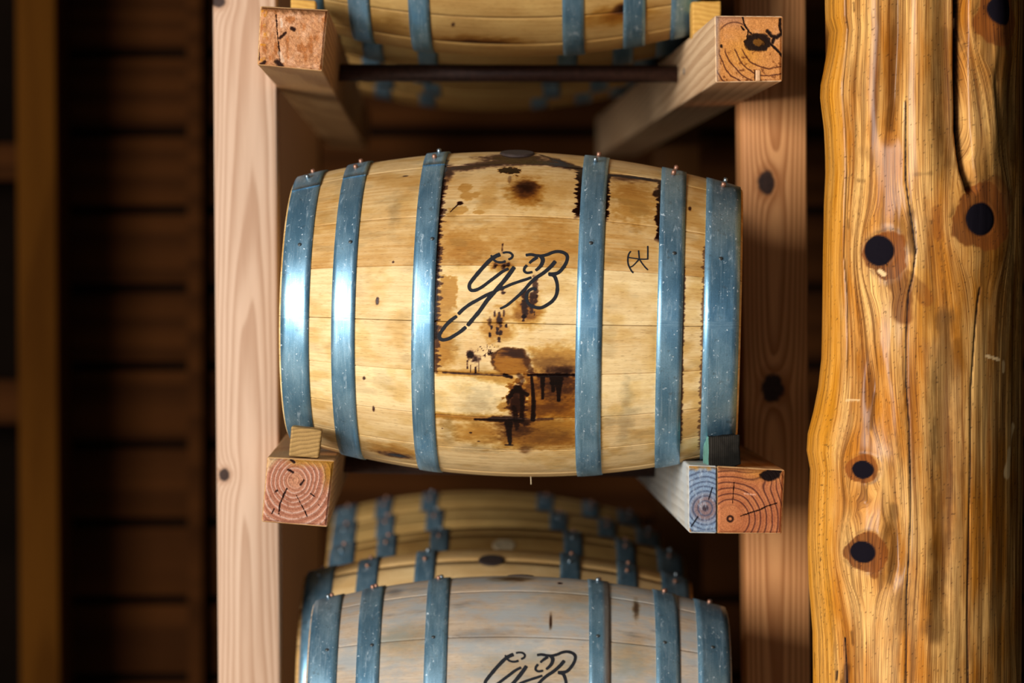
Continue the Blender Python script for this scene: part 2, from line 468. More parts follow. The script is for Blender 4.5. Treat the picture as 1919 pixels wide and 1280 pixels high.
def paint_ll(px, py):       # rings around a pith near the upper middle, pale late wood
    r, a = radial(px, py, 553, 900)
    r = r * (1 + 0.05 * np.sin(a * 2 + 1)) + 5 * fbm(px / 26, py / 26, 3)
    col = C((186, 124, 96), px)
    col = lay(col, sstep(34, 0, r), (200, 142, 108))
    ph = np.where(r < 48, r / 8.0, 6 + (r - 48) / 11.5)
    fr = ph - np.floor(ph)
    line = sstep(0.52, 0.80, fr) * sstep(1.0, 0.90, fr)
    col = lay(col, 0.85 * line * sstep(8, 24, r), (214, 174, 156))
    col = lay(col, 0.5 * sstep(0.0, 0.22, fr) * sstep(0.45, 0.22, fr) * sstep(8, 20, r), (136, 78, 60))
    col = lay(col, 0.7 * sstep(0.05, 0.3, fbm(px / 5, py / 5, 8)), (150, 92, 68))
    top = sstep(876, 858, py + 10 * fbm(px / 12, py / 12, 1) - 0.06 * (px - 500))
    col = lay(col, 0.8 * top * sstep(520, 560, px), (186, 132, 52))
    col = lay(col, sstep(604, 616, px + (py - 860) * 0.1 + 6 * fbm(px / 9, py / 9, 4)) * sstep(930, 880, py), (168, 116, 44))
    col = lay(col, 0.8 * sstep(40, 20, (px - 490) + (py - 862)), (214, 178, 130))
    dk = np.zeros(px.shape)
    for pts, w in (([(538, 916), (533, 925), (525, 945), (523, 962)], 2.2), ([(556, 928), (563, 942), (572, 958), (576, 968)], 1.4), ([(540, 880), (550, 885)], 3.4), ([(564, 908), (570, 900)], 3.2),
                   ([(517, 921), (520, 919)], 3), ([(510, 962), (514, 954)], 2), ([(545, 861), (552, 866)], 4), ([(582, 925), (590, 930)], 1.2), ([(596, 944), (601, 950)], 1.2)):
        dk = np.maximum(dk, sstep(w * 0.85, w * 0.2, seg_dist(px, py, pts) + 2.6 * fbm(px / 4, py / 4, 2)))
    col = lay(col, dk, (36, 18, 16))
    return col, 0.0006 * line - 0.0012 * dk

def paint_lr(px, py):       # orange board, thin dark rings, knot at the upper outer corner
    kx, ky = 1437, 892
    push = 22 * np.exp(-(((px - kx) / 24) ** 2 + ((py - ky) / 20) ** 2))
    r, a = radial(px, py, 1368, 972)
    r = r - push + 4 * fbm(px / 30, py / 30, 6)
    col = C((198, 122, 76), px)
    col = lay(col, 0.6 * sstep(-0.1, 0.3, fbm(px / 22, py / 22, 5)), (176, 98, 58))
    ph = np.maximum(r - 20, 0) / 10.8
    fr = ph - np.floor(ph)
    line = np.exp(-((fr - 0.5) / 0.12) ** 2) * sstep(22, 34, r)
    col = lay(col, 0.85 * line, (72, 34, 32))
    col = lay(col, 0.35 * sstep(0.55, 0.95, fr) * sstep(22, 34, r), (150, 78, 52))
    col = lay(col, sstep(3.0, 1.0, np.abs(np.hypot(px - 1368, py - 972) - 5)), (52, 26, 18))
    col = lay(col, 0.6 * np.exp(-((px - 1430) / 40) ** 2 - ((py - 886) / 14) ** 2), (206, 142, 58))
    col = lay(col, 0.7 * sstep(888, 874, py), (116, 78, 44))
    k = sstep(1.15, 0.85, np.hypot((px - 1442) / 18, (py - 891) / 9.5) + 0.5 * fbm(px / 7, py / 7, 7))
    k = np.maximum(k, sstep(1.2, 0.8, np.hypot((px - 1455) / 10, (py - 883) / 6)))
    dk = k
    for pts, w in (([(1373, 943), (1374, 925), (1376, 904)], 1.1), ([(1388, 967), (1405, 961), (1425, 955), (1438, 948), (1455, 943)], 1.3)):
        dk = np.maximum(dk, sstep(w * 1.0, w * 0.3, seg_dist(px, py, pts) + 2.0 * fbm(px / 4, py / 4, 2)))
    col = lay(col, dk, (24, 12, 10))
    col = lay(col, 0.8 * sstep(2.2, 0.8, seg_dist(px, py, [(1395, 925), (1415, 927)]) + 2 * fbm(px / 3, py / 3, 9)), (230, 170, 140))
    return col, -0.0004 * line - 0.0015 * dk

def paint_grey(px, py):     # blue-grey board end with a dark pith
    r, a = radial(px, py, 1322, 952)
    r = r + 4 * fbm(px / 22, py / 22, 3)
    col = C((138, 158, 182), px)
    col = lay(col, sstep(34, 14, r), (142, 116, 116))
    fr = r / 9.0 - np.floor(r / 9.0)
    line = np.exp(-((fr - 0.5) / 0.17) ** 2)
    col = lay(col, 0.75 * line, (64, 74, 100))
    col = lay(col, sstep(8, 3, r), (70, 56, 62))
    col = lay(col, 0.5 * sstep(0.05, 0.3, fbm(px / 4, py / 9, 8)), (188, 200, 214))
    col = lay(col, sstep(884, 872, py + 10 * fbm(px / 8, py / 8, 1)), (196, 140, 66))
    col = lay(col, sstep(10, 4, (px - 1290) + (999 - py) * 0.6), (196, 130, 60))
    dk = np.zeros(px.shape)
    for pts, w in (([(1296, 986), (1308, 968)], 1.2), ([(1328, 936), (1335, 914)], 1.0)):
        dk = np.maximum(dk, sstep(w * 1.4, w * 0.5, seg_dist(px, py, pts)))
    col = lay(col, dk, (28, 26, 32))
    return col, -0.0003 * line - 0.001 * dk

def paint_ul(px, py):       # rough sawn end without clear rings
    n1, n2 = fbm(px / 16, py / 16, 21), fbm(px / 7, py / 7, 22)
    col = C((206, 146, 100), px)
    col = lay(col, sstep(-0.05, 0.25, n1), (224, 170, 130))
    col = lay(col, 0.8 * sstep(0.02, 0.22, fbm(px / 11, py / 18, 25)), (176, 104, 52))
    r, a = radial(px, py, 565, 66)
    fr = (r + 8 * n1) / 9.0; fr = fr - np.floor(fr)
    col = lay(col, 0.3 * np.exp(-((fr - .5) / .2) ** 2) * sstep(12, 26, r), (150, 92, 60))
    col = lay(col, 0.85 * sstep(0.08, 0.26, n2) * sstep(508, 492, px), (214, 140, 40))
    col = lay(col, 0.5 * sstep(0.16, 0.32, fbm(px / 10, py / 10, 27)), (140, 86, 48))
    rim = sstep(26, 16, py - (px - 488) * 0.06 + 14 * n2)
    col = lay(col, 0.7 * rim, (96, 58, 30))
    dk = np.zeros(px.shape)
    for pts, w in (([(547, 53), (551, 55)], 3.6), ([(520, 116), (527, 124)], 5.5), ([(497, 116), (488, 122)], 3), ([(518, 28), (520, 60), (524, 96), (526, 120)], 1.0), ([(536, 62), (524, 72)], 2.2), ([(484, 86), (486, 112)], 2.0)):
        dk = np.maximum(dk, sstep(w * 1.4, w * 0.4, seg_dist(px, py, pts) + 3 * fbm(px / 4, py / 4, 2)))
    col = lay(col, dk, (48, 26, 18))
    col = lay(col, 0.8 * sstep(4.5, 1.5, seg_dist(px, py, [(524, 100), (530, 114)]) + 4 * n2), (226, 190, 160))
    col = lay(col, 0.7 * sstep(3.0, 1.0, seg_dist(px, py, [(527, 36), (528, 50)]) + 3 * n2), (240, 214, 190))
    return col, 0.002 * n2 - 0.0012 * dk

def paint_ur(px, py):       # twisted grain round a black knot with checks
    n1, n2 = fbm(px / 20, py / 20, 31), fbm(px / 6, py / 6, 32)
    col = C((214, 142, 78), px)
    col = lay(col, sstep(-0.05, 0.3, n1), (226, 160, 106))
    col = lay(col, 0.75 * np.exp(-((px - 1395) / 34) ** 2 - ((py - 100) / 30) ** 2), (222, 150, 58))
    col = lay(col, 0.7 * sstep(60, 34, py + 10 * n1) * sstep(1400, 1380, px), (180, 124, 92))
    r, a = radial(px, py, 1440, 76)
    rr = r + 9 * n1
    arcs = np.zeros(px.shape)
    for R0, x1 in ((112, 1364), (95, 1390), (82, 1404), (66, 1475), (52, 1475)):
        arcs = np.maximum(arcs, sstep(2.0, 0.7, np.abs(rr - R0)) * sstep(88, 96, py) * sstep(x1 + 26, x1 - 4, px))
    col = lay(col, 0.8 * arcs, (78, 36, 22))
    col = lay(col, 0.7 * sstep(0.12, 0.26, n2) * sstep(86, 100, py), (110, 56, 24))
    arc2 = sstep(1.8, 0.7, np.abs(np.hypot(px - 1376, (py - 74) * 1.0) - 32)) * sstep(62, 50, py)
    col = lay(col, 0.7 * arc2, (84, 44, 30))
    ring = np.hypot((px - 1420) / 19, (py - 80) / 13) + 0.55 * n2
    col = lay(col, sstep(1.25, 0.95, ring), (120, 74, 24))
    dk = sstep(0.5, 0.25, np.abs(ring - 0.95)) * 0.95
    for pts, w in (([(1391, 29), (1394, 42), (1398, 52), (1404, 60), (1414, 68)], 1.5), ([(1402, 60), (1400, 74)], 1.4), ([(1438, 58), (1446, 68), (1456, 70), (1466, 62)], 3.6), ([(1450, 70), (1448, 80)], 3.4),
                   ([(1434, 70), (1444, 82), (1456, 94), (1467, 106)], 2.4), ([(1462, 36), (1461, 50), (1466, 66)], 2.6), ([(1389, 50), (1394, 56)], 1.6), ([(1415, 132), (1415, 152)], 1.4), ([(1352, 86), (1352, 88)], 2.2)):
        dk = np.maximum(dk, sstep(w * 1.4, w * 0.4, seg_dist(px, py, pts) + 2.4 * fbm(px / 4, py / 4, 2)))
    col = lay(col, dk, (34, 20, 14))
    col = lay(col, sstep(1352, 1341, px + 3 * n2) * 0.8, (132, 116, 108))
    return col, 0.001 * n2 - 0.0014 * dk

UL = [(488, 11), (616, 18), (605, 134), (482, 122)]
UR = [(1339, 29), (1468, 30), (1466, 153), (1341, 155)]
LL = [(501, 856), (628, 863), (614, 988), (490, 978)]
LR = [(1343, 873), (1471, 880), (1465, 1001), (1343, 1000)]
GB_ = [(1290, 871), (1343.5, 873), (1343.5, 1000), (1291, 999)]
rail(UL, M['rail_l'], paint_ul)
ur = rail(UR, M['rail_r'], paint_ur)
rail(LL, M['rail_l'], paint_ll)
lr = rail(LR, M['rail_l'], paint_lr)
rail(GB_, M['rail_grey'], paint_grey, name='sister_board', parent=lr, n=70)
DZ = -0.604
rail(LL, M['rail_l'], paint_ll, DZ, n=20)
rail(LR, M['rail_l'], paint_lr, DZ, n=20)

def tube_mesh(name, p0, p1, r, mat, n=20, sub=RACK):
    p0, p1 = np.array(p0), np.array(p1)
    ax = (p1 - p0) / np.linalg.norm(p1 - p0)
    u = np.cross(ax, (0, 0, 1)); u /= np.linalg.norm(u); w = np.cross(ax, u)
    a = np.linspace(0, 2 * np.pi, n, endpoint=False)
    ring = np.cos(a)[:, None] * u + np.sin(a)[:, None] * w
    v = np.vstack([p0 + ring * r, p1 + ring * r])
    f = grid_faces(2, n, True).tolist() + [list(range(n))[::-1], list(range(n, 2 * n))]
    return make_mesh(name, v - sub, f, mat)
YPI = 5.32
for (ly, ry, dz) in ((136, 139, 0.0), (869, 880, 0.0), (869, 880, DZ)):
    a, b = at(600, ly, YPI), at(1330, ry, YPI)
    a[2] += dz; b[2] += dz
    obj('cross_pipe', tube_mesh('cross_pipe', a, b, 0.0132, M['pipe']), rack)
# small bolt head on the inner face of the upper rail and a bent staple in its end
bp = at(1281, 134, 5.18)
obj('bolt_head', tube_mesh('bolt_head', bp, bp + np.array([0.012, 0, 0]), 0.006, M['rivet_steel'], 6), ur)
sv, sf = prism([tuple(at(1416, 131, YR - .004)), tuple(at(1425, 131, YR - .004)), tuple(at(1425, 152, YR - .004)), tuple(at(1416, 152, YR - .004))], (0, .006, 0), 0.001)
M['staple'] = simple('pale_peg', lin(224, 172, 124), 0.5)
tag(obj('peg', make_mesh('peg', sv - RACK, sf, M['staple']), ur), 'pale wooden peg in the rail end')

# ------------------------------------------------------------------ barrels
class Barrel:
    def __init__(s, label, cat, group, center, yaw, tilt, hl, Rb, Rh, roll=0.0):
        s.hl, s.Rb, s.Rh = hl, Rb, Rh
        rot = Euler((roll, math.radians(tilt), math.radians(yaw)), 'XYZ')
        s.R = np.array(rot.to_matrix())
        s.c = np.array(center, float)
        base = s.c - s.R @ np.array([0, 0, Rb])
        s.root = empty('oak_barrel', base, rot)
        tag(s.root, label, cat, group)
    def r(s, x): return s.Rb - (s.Rb - s.Rh) * (np.asarray(x) / s.hl) ** 2
    def pt(s, x, phi, off=0.0):
        """surface point in the barrel's own coordinates; phi = 0 faces the aisle, 90 deg is up"""
        rr = s.r(x) + off
        return np.stack([np.asarray(x) + 0 * rr, -rr * np.cos(phi), rr * np.sin(phi) + s.Rb], -1)
    def hit(s, px, py):
        """chart coordinates (x along the axis, phi) of the surface seen at a photo direction"""
        d = ray(px, py) @ s.R
        o = (np.array([0, 0, CAMZ]) - s.c) @ s.R
        o = np.broadcast_to(o, d.shape)
        t1 = -(o[..., 1] * d[..., 1] + o[..., 2] * d[..., 2]) / (d[..., 1] ** 2 + d[..., 2] ** 2)
        t0 = t1 - 0.6 / np.linalg.norm(d, axis=-1)
        g = lambda t: np.hypot(o[..., 1] + t * d[..., 1], o[..., 2] + t * d[..., 2]) - s.r(o[..., 0] + t * d[..., 0])
        for _ in range(40):
            tm = (t0 + t1) / 2
            out = g(tm) > 0
            t0 = np.where(out, tm, t0); t1 = np.where(out, t1, tm)
        p = o + t1[..., None] * d
        return p[..., 0], np.arctan2(p[..., 2], -p[..., 1])

def stave_mesh(B, p0, p1, mat, nx, nphi, painter=None, gap=0.0004, thick=0.018):
    ext = B.hl + 0.0012
    xs = np.linspace(-ext, ext, nx)
    g = gap / B.Rb
    ph = np.linspace(p0 + g, p1 - g, nphi)
    X, PH = np.meshgrid(xs, ph, indexing='ij')
    edge = np.minimum(PH - ph[0], ph[-1] - PH) * B.Rb
    off = -0.00025 * np.clip(1 - edge / 0.0016, 0, 1) ** 2
    end = np.clip(1 - (ext - np.abs(X)) / 0.006, 0, 1)
    off = off - 0.003 * end ** 2
    P = B.pt(X, PH, off)
    inn = np.stack([B.pt(xs, ph[-1] + 0 * xs, -thick), B.pt(xs, ph[0] + 0 * xs, -thick)], 1)
    A = np.concatenate([P, inn], 1)
    m = nphi + 2
    f = grid_faces(nx, m, True).tolist()
    f.append(list(range(m))[::-1]); f.append([(nx - 1) * m + k for k in range(m)])
    ch = np.zeros((nx, m, 3)); ch[:, :nphi, 0] = X; ch[:, :nphi, 1] = PH * B.Rb
    ch[:, nphi:, 0] = xs[:, None]; ch[:, nphi, 1] = ph[-1] * B.Rb; ch[:, nphi + 1, 1] = ph[0] * B.Rb
    st = np.zeros((nx, m, 4)); st[..., 3] = 1
    if painter is not None:
        st[:, :nphi, :3] = painter(X, PH * B.Rb)
    return make_mesh('stave', A.reshape(-1, 3), f, mat, None, True, {'chart': ch.reshape(-1, 3), 'stain': st.reshape(-1, 4)})

def hoop_mesh(B, x0, x1, th=0.0016, n=120, arc=None, base=0.0003, painter=None):
    full = arc is None
    ph = np.linspace(0, 2 * np.pi, n, endpoint=False) if full else np.linspace(arc[0], arc[1], n)
    xs = np.linspace(x0, x1, 6)
    cx = np.concatenate([[xs[0]], xs, [xs[-1]]])
    co = np.concatenate([[base - 0.004], np.full(6, base + th), [base - 0.004]])
    co[1] -= 0.0003; co[-2] -= 0.0003
    X, PH = np.meshgrid(cx, ph, indexing='ij')
    P = B.pt(X, PH, co[:, None])
    f = grid_faces(8, n, full, flip=True).tolist()
    if not full:
        f.append([k * n for k in range(8)]); f.append([k * n + n - 1 for k in range(8)][::-1])
    ch = np.stack([X, PH * B.Rb, 0 * X], -1)
    st = np.zeros(X.shape + (4,)); st[..., 3] = 1
    if painter is not None: st[..., :3] = painter(X, PH)
    return make_mesh('hoop', P.reshape(-1, 3), f, M['hoop'], None, True, {'chart': ch.reshape(-1, 3), 'stain': st.reshape(-1, 4)})

def stud_mesh(name, r, h, mat, dome=0.4):
    prof = [(0.0, h), (r * 0.55, h * 0.95), (r * 0.9, h * (1 - dome * 0.5)), (r, h * 0.45), (r * 0.95, -0.002)]
    n = 12
    v = [(0, 0, h)]
    for rr, z in prof[1:]:
        v += [(rr * math.cos(2 * math.pi * k / n), rr * math.sin(2 * math.pi * k / n), z) for k in range(n)]
    f = [[0, 1 + k, 1 + (k + 1) % n] for k in range(n)]
    for q in range(len(prof) - 2):
        o = 1 + q * n
        f += [[o + k, o + n + k, o + n + (k + 1) % n, o + (k + 1) % n] for k in range(n)]
    f.append([1 + (len(prof) - 2) * n + k for k in range(n)][::-1])
    return make_mesh(name, np.array(v), f, mat)
ME_RIVET = stud_mesh('rivet', 0.0033, 0.0058, M['rivet'])
ME_RIVET2 = stud_mesh('rivet', 0.0033, 0.0058, M['rivet_steel'])
ME_NAIL = stud_mesh('nail', 0.0026, 0.0022, M['nail'])

def put_on(B, me, name, x, phi, parent, off=0.0):
    o = obj(name, me, parent)
    p = B.pt(np.float64(x), np.float64(phi), off)
    slope = float(-2 * (B.Rb - B.Rh) * x / B.hl ** 2)
    nrm = Vector((-slope, -math.cos(phi), math.sin(phi))).normalized()
    o.location = Vector(p)
    o.rotation_euler = nrm.to_track_quat('Z', 'X').to_euler()
    return o

def head_mesh(B, side):
    n = 48
    x0 = side * (B.hl - 0.022)
    rr = float(B.r(x0)) - 0.012
    v = []
    for dx in (0.0, -side * 0.014):
        v += [(x0 + dx, -rr * math.cos(2 * math.pi * k / n), rr * math.sin(2 * math.pi * k / n) + B.Rb) for k in range(n)]
    f = [list(range(n)), list(range(n, 2 * n))[::-1]] + grid_faces(2, n, True).tolist()
    v = np.array(v)
    ch = np.stack([v[:, 1], v[:, 2], 0 * v[:, 0]], -1)
    return make_mesh('barrel_head', v, f, M['oak_old'], None, False, {'chart': ch})

def bung_mesh(r, mat):
    n = 28
    v = []
    for rr, z in ((r, -0.01), (r, 0.0015), (r * 0.93, 0.003)):
        v += [(rr * math.cos(2 * math.pi * k / n), rr * math.sin(2 * math.pi * k / n), z) for k in range(n)]
    f = grid_faces(3, n, True).tolist() + [[2 * n + k for k in range(n)], list(range(n))[::-1]]
    return make_mesh('bung', np.array(v), f, mat, None, False)

GENERIC = [(-.296, -.253), (-.216, -.184), (-.127, -.096), (.096, .127), (.184, .216), (.253, .296)]

def edges_full(front):
    """stave edges (deg): the given visible ones, then the hidden remainder evenly"""
    e = sorted(front, reverse=True)
    rest = 360 - (e[0] - e[-1])
    k = max(1, round(rest / 19.0))
    e = e + [e[-1] - rest * (i + 1) / k for i in range(k)]
    return e

def dress(B, hoops, edges, tones, wood, fine=None, painter=None, rivet_phi=(73, 86), nails=None, lap=None, nx=40, nphi=9, bung=None, seed=0, hoop_painter=None):
    rg = np.random.default_rng(seed)
    for i in range(len(edges) - 1):
        hi, lo_ = math.radians(edges[i]), math.radians(edges[i + 1])
        vis = fine and edges[i + 1] > -80 and edges[i] < 100
        w = (hi - lo_) * B.Rb
        me = stave_mesh(B, lo_, hi, wood, int(2 * B.hl / fine) if vis else nx, max(6, int(w / fine)) if vis else nphi, painter if vis else None)
        t = tones[i] if i < len(tones) else rg.uniform(0.25, 0.75)
        obj('stave', me, B.root, (t, rg.uniform(0, 1), 0, 1))
    for i, (x0, x1) in enumerate(hoops):
        h = obj('hoop', hoop_mesh(B, x0, x1, painter=hoop_painter), B.root, (0.5, (i * 0.37 + seed * 0.13) % 1, 0, 1))
        xm = (x0 + x1) / 2
        if lap:
            l0 = lap[i]
            lp = obj('lap', hoop_mesh(B, x0, x1, n=24, arc=(math.radians(l0), math.radians(150)), base=0.0017, th=0.0015), h, (0.5, (i * 0.37 + .2) % 1, 0, 1))
        for k, d in enumerate(rivet_phi):
            put_on(B, ME_RIVET if (i + k) % 3 else ME_RIVET2, 'rivet', xm + (0.002 if k else -0.001), math.radians(d), h, 0.0028 if lap else 0.0015)
        if nails is not None:
            nx_, nph = nails[i]
            put_on(B, ME_NAIL, 'nail', nx_, nph, h, 0.0016)
    for sgn in (-1, 1):
        obj('barrel_head', head_mesh(B, sgn), B.root)
    if bung:
        x, ph, r, mat = bung
        put_on(B, bung_mesh(r, M[mat]), 'bung', x, ph, B.root, -0.001)

# --- lettering strokes, as drawn on the photographed barrel (photo units), laid on the stave surface
LOGO = [
    ([(845, 155), (890, 148), (935, 155), (962, 185), (950, 215), (912, 235)], 22, 22),
    ([(880, 255), (830, 268), (775, 262), (738, 238), (718, 205), (702, 183)], 26, 18),
    ([(815, 172), (760, 195), (700, 235), (620, 315), (545, 400), (480, 480), (447, 530), (447, 580), (475, 604), (530, 597), (600, 560), (680, 500), (760, 440), (840, 380), (915, 342)], 40, 28),
    ([(985, 322), (930, 400), (860, 490), (790, 570), (730, 640), (660, 720), (610, 790), (560, 860), (500, 930), (420, 1028)], 42, 36),
    ([(405, 1040), (340, 1095), (270, 1140), (200, 1180), (130, 1196), (92, 1178), (84, 1140), (112, 1090), (160, 1025), (220, 965), (295, 910)], 34, 34),
    ([(310, 890), (370, 830), (450, 770), (540, 720), (640, 665), (730, 625), (800, 590), (870, 565), (950, 530), (1050, 495), (1130, 470), (1190, 448)], 34, 26),
    ([(1120, 182), (1180, 175), (1240, 185), (1310, 190), (1380, 175), (1440, 150), (1510, 138), (1580, 155), (1618, 195), (1610, 260), (1570, 330), (1520, 385), (1470, 405), (1390, 408)], 28, 34),
    ([(1395, 410), (1455, 425), (1485, 480), (1500, 560), (1490, 650), (1450, 720), (1380, 775), (1300, 812), (1220, 802), (1160, 770), (1132, 710), (1134, 650), (1162, 604), (1210, 582), (1250, 597)], 34, 30),
    ([(1478, 252), (1420, 320), (1340, 390), (1250, 450), (1180, 510), (1110, 590), (1040, 660), (960, 730), (890, 785), (812, 824)], 38, 24),
    ([(1300, 188), (1325, 235), (1312, 290), (1280, 332), (1238, 368)], 44, 26),
    ([(1262, 204), (1215, 235), (1180, 262), (1165, 282)], 34, 20),
    ([(1135, 300), (1105, 340), (1105, 375), (1140, 394), (1202, 384)], 26, 24),
]
MARK = [
    ([(455, 440), (405, 510), (380, 600), (375, 700), (390, 800), (430, 890), (475, 970), (522, 1022)], 32, 32),
    ([(390, 610), (530, 630), (680, 650), (800, 655), (925, 650)], 28, 28),
    ([(905, 298), (908, 450), (905, 655)], 32, 30), ([(660, 418), (670, 520), (680, 645)], 32, 28),
    ([(680, 650), (600, 740), (510, 830), (425, 872)], 28, 26), ([(680, 650), (760, 770), (840, 870), (912, 942)], 28, 30)]

def catmull(p, k=10):
    p = np.array(p, float)
    q = np.vstack([2 * p[0] - p[1], p, 2 * p[-1] - p[-2]])
    out = []
    for i in range(1, len(q) - 2):
        t = np.linspace(0, 1, k, endpoint=False)[:, None]
        a, b, c, d = q[i - 1], q[i], q[i + 1], q[i + 2]
        out.append(0.5 * (2 * b + (c - a) * t + (2 * a - 5 * b + 4 * c - d) * t ** 2 + (3 * b - a - 3 * c + d) * t ** 3))
    return np.vstack(out + [p[-1:]])

def lettering(B, strokes, conv, scale, name, label):
    V, F = [], []
    for si, (pts, w0, w1) in enumerate(strokes):
        c = catmull(pts)
        d = np.gradient(c, axis=0); d /= np.linalg.norm(d, axis=1)[:, None] + 1e-9
        nrm = np.stack([-d[:, 1], d[:, 0]], -1)
        t = np.linspace(0, 1, len(c))
        wob = 1 + 0.22 * fbm(t * len(c) / 5, t * 0 + si, 5)
        w = (w0 + (w1 - w0) * t) * 0.62 * wob
        w[0] *= 0.6; w[-1] *= 0.6
        for k in range(len(c) - 1):
            pass
        L, Rr = conv(c + nrm * w[:, None]), conv(c - nrm * w[:, None])
        o = len(V) and sum(len(v) for v in V)
        P = np.stack([L, Rr], 1)
        x, ph = B.hit(P[..., 0], P[..., 1])
        V.append(B.pt(x, ph, 0.00055).reshape(-1, 3))
        F += grid_faces(len(c), 2, off=o).tolist()
    ob = obj(name, make_mesh(name, np.vstack(V), F, M['ink']), B.root)
    return tag(ob, label)

# --- the middle barrel
D0 = 4.78
c0 = at(955, 589, D0); c0[0] = 0.1190
main = Barrel('pale oak barrel with black script monogram, resin drips and dark stained bung on middle rails', 'barrel', 'barrels on the rack', c0, -4.4, 1.3, 0.306, 0.2235, 0.180)
def s_of(B, px, py=None):
    s = 0.0
    for _ in range(8):
        p = B.c + B.R @ np.array([s, 0, float(B.r(s))])
        s += (at(px, 300, p[1])[0] - p[0]) / B.R[0, 0]
    return s
HM = [(s_of(main, a), s_of(main, b)) for a, b in ((553, 613), (655, 698), (802, 843), (1097, 1143), (1241, 1287), (1324, 1386))]
HM[0] = (-0.3045, HM[0][1]); HM[5] = (HM[5][0], 0.3045)

def chart(B, px, py):
    x, p = B.hit(np.float64(px), np.float64(py))
    return float(x), float(p) * B.Rb
PXM = 1410.0

def paint_main(S, Wc):
    R = np.zeros(S.shape); G = np.zeros(S.shape); Bc = np.zeros(S.shape)
    ns1 = fbm(S * 90, Wc * 140, 3); ns2 = fbm(S * 260, Wc * 420, 7, 3); ns3 = fbm(S * 700, Wc * 900, 11, 2); big = fbm(S * 35, Wc * 50, 17)
    def blob(px, py, rx, ry, e=0.3, warp=0.6, fine=0.3, box=False):
        s0, w0 = chart(main, px, py)
        co = max(0.25, math.cos(w0 / main.Rb))
        dx, dy = (S - s0) / (rx / PXM), (Wc - w0) / (ry / PXM / co)
        d = (np.maximum(np.abs(dx), np.abs(dy)) if box else np.hypot(dx, dy)) + warp * 2 * ns1 + fine * 2 * ns2
        return sstep(1 + e, 1 - e, d)
    def path(pts, w0, w1=None, e=0.5, warp=0.4):
        w1 = w0 if w1 is None else w1
        q0 = [chart(main, *p) for p in pts]
        q = [(a[0] + (b[0] - a[0]) * k_ / 4, a[1] + (b[1] - a[1]) * k_ / 4) for a, b in zip(q0[:-1], q0[1:]) for k_ in range(4)] + [q0[-1]]
        m = np.zeros(S.shape)
        n = len(q) - 1
        for i in range(n):
            co = max(0.3, math.cos((q[i][1] + q[i + 1][1]) / 2 / main.Rb)) if abs(q[i][0] - q[i + 1][0]) > abs(q[i][1] - q[i + 1][1]) else 1.0
            w = (w0 + (w1 - w0) * (i + 0.5) / n) / PXM / co
            m = np.maximum(m, sstep(1 + e, 1 - e, seg_dist(S, Wc, q[i:i + 2]) / w + warp * 2 * ns2 + warp * ns1))
        return m
    mx = np.maximum
    # char beside the hoops and along the upper joint
    def hoop_edge(hx, side, y0, y1, wpx, px, rough=1.0):
        w_hi, w_lo = chart(main, px, y0)[1], chart(main, px, y1)[1]
        d = (S - hx) * side * PXM
        jag = fbm(S * 20, Wc * 330, 23, 3) * 2 * wpx * rough
        return sstep(wpx + 2, wpx - 1, d + jag) * (d > -6) * sstep(w_lo - .004, w_lo + .004, Wc + .01 * ns1) * sstep(w_hi + .003, w_hi - .003, Wc)
    R = mx(R, hoop_edge(HM[2][1], 1, 300, 640, 5, 840, 1.0))
    R = mx(R, 0.6 * hoop_edge(HM[2][1], 1, 306, 700, 9, 836, 1.3))
    R = mx(R, hoop_edge(HM[3][0], -1, 316, 408, 9, 1090, 1.1))
    R = mx(R, hoop_edge(HM[3][1], 1, 328, 412, 5, 1148, 1.6))
    R = mx(R, hoop_edge(HM[4][0], -1, 340, 452, 6, 1234, 1.0))
    R = mx(R, 0.9 * blob(1231, 362, 7, 9, 0.4, 0.4))
    R = mx(R, path([(840, 317), (870, 314), (920, 307), (970, 302)], 5, 7, 0.8, 0.5) * 0.85)
    R = mx(R, blob(965, 296, 60, 9, 0.6, 0.35) * 0.93)
    R = mx(R, path([(960, 303), (1010, 304), (1050, 309), (1094, 318)], 6, 4, 0.6, 0.4))
    R = mx(R, path([(1012, 290), (1040, 300), (1070, 312), (1096, 320)], 3, 4, 0.6, 0.5))
    R = mx(R, path([(1142, 328), (1190, 333), (1240, 340)], 2.6, 3.2, 0.5, 0.3))
    R = mx(R, path([(1010, 284), (1060, 288), (1095, 291)], 2.0, 2.0, 0.7, 0.3) * 0.9)
    R = mx(R, 0.55 * blob(1170, 334, 30, 6, 0.8))
    R = mx(R, 0.75 * blob(842, 322, 8, 14, 0.8))
    # blot, smudge, water marks of the upper stave
    rb = blob(958, 320, 17, 6, 0.15, 0.9, 0.7)
    R = mx(R, rb * 0.86); G = mx(G, rb)
    R = mx(R, 0.75 * blob(986, 352, 21, 14, 0.85, 0.35, 0.25)); G = mx(G, 0.8 * blob(988, 358, 32, 24, 0.7, 0.4))
    R = mx(R, 0.35 * blob(955, 337, 3, 8, 0.5))
    for b_ in ((873, 352, 15, 9), (876, 366, 12, 9), (890, 365, 9, 5), (860, 393, 22, 8), (898, 398, 12, 4), (845, 402, 10, 4)):
        G = mx(G, 0.27 * blob(*b_, 0.08, 0.45, 0.3))
    G = mx(G, 0.18 * blob(915, 365, 16, 30, 0.6, 0.7)); G = mx(G, 0.16 * blob(1020, 360, 60, 32, 0.7, 0.8))
    R = mx(R, blob(862, 381, 5.5, 3.6, 0.3, 0.2)); R = mx(R, path([(860, 382), (852, 389), (844, 397)], 1.8, 0.8))
    G = mx(G, 0.35 * blob(1190, 375, 44, 40, 0.5, 0.6))
    G = mx(G, 0.3 * blob(870, 460, 60, 30, 0.8, 0.9)); G = mx(G, 0.25 * blob(1030, 455, 60, 40, 0.8, 0.9))
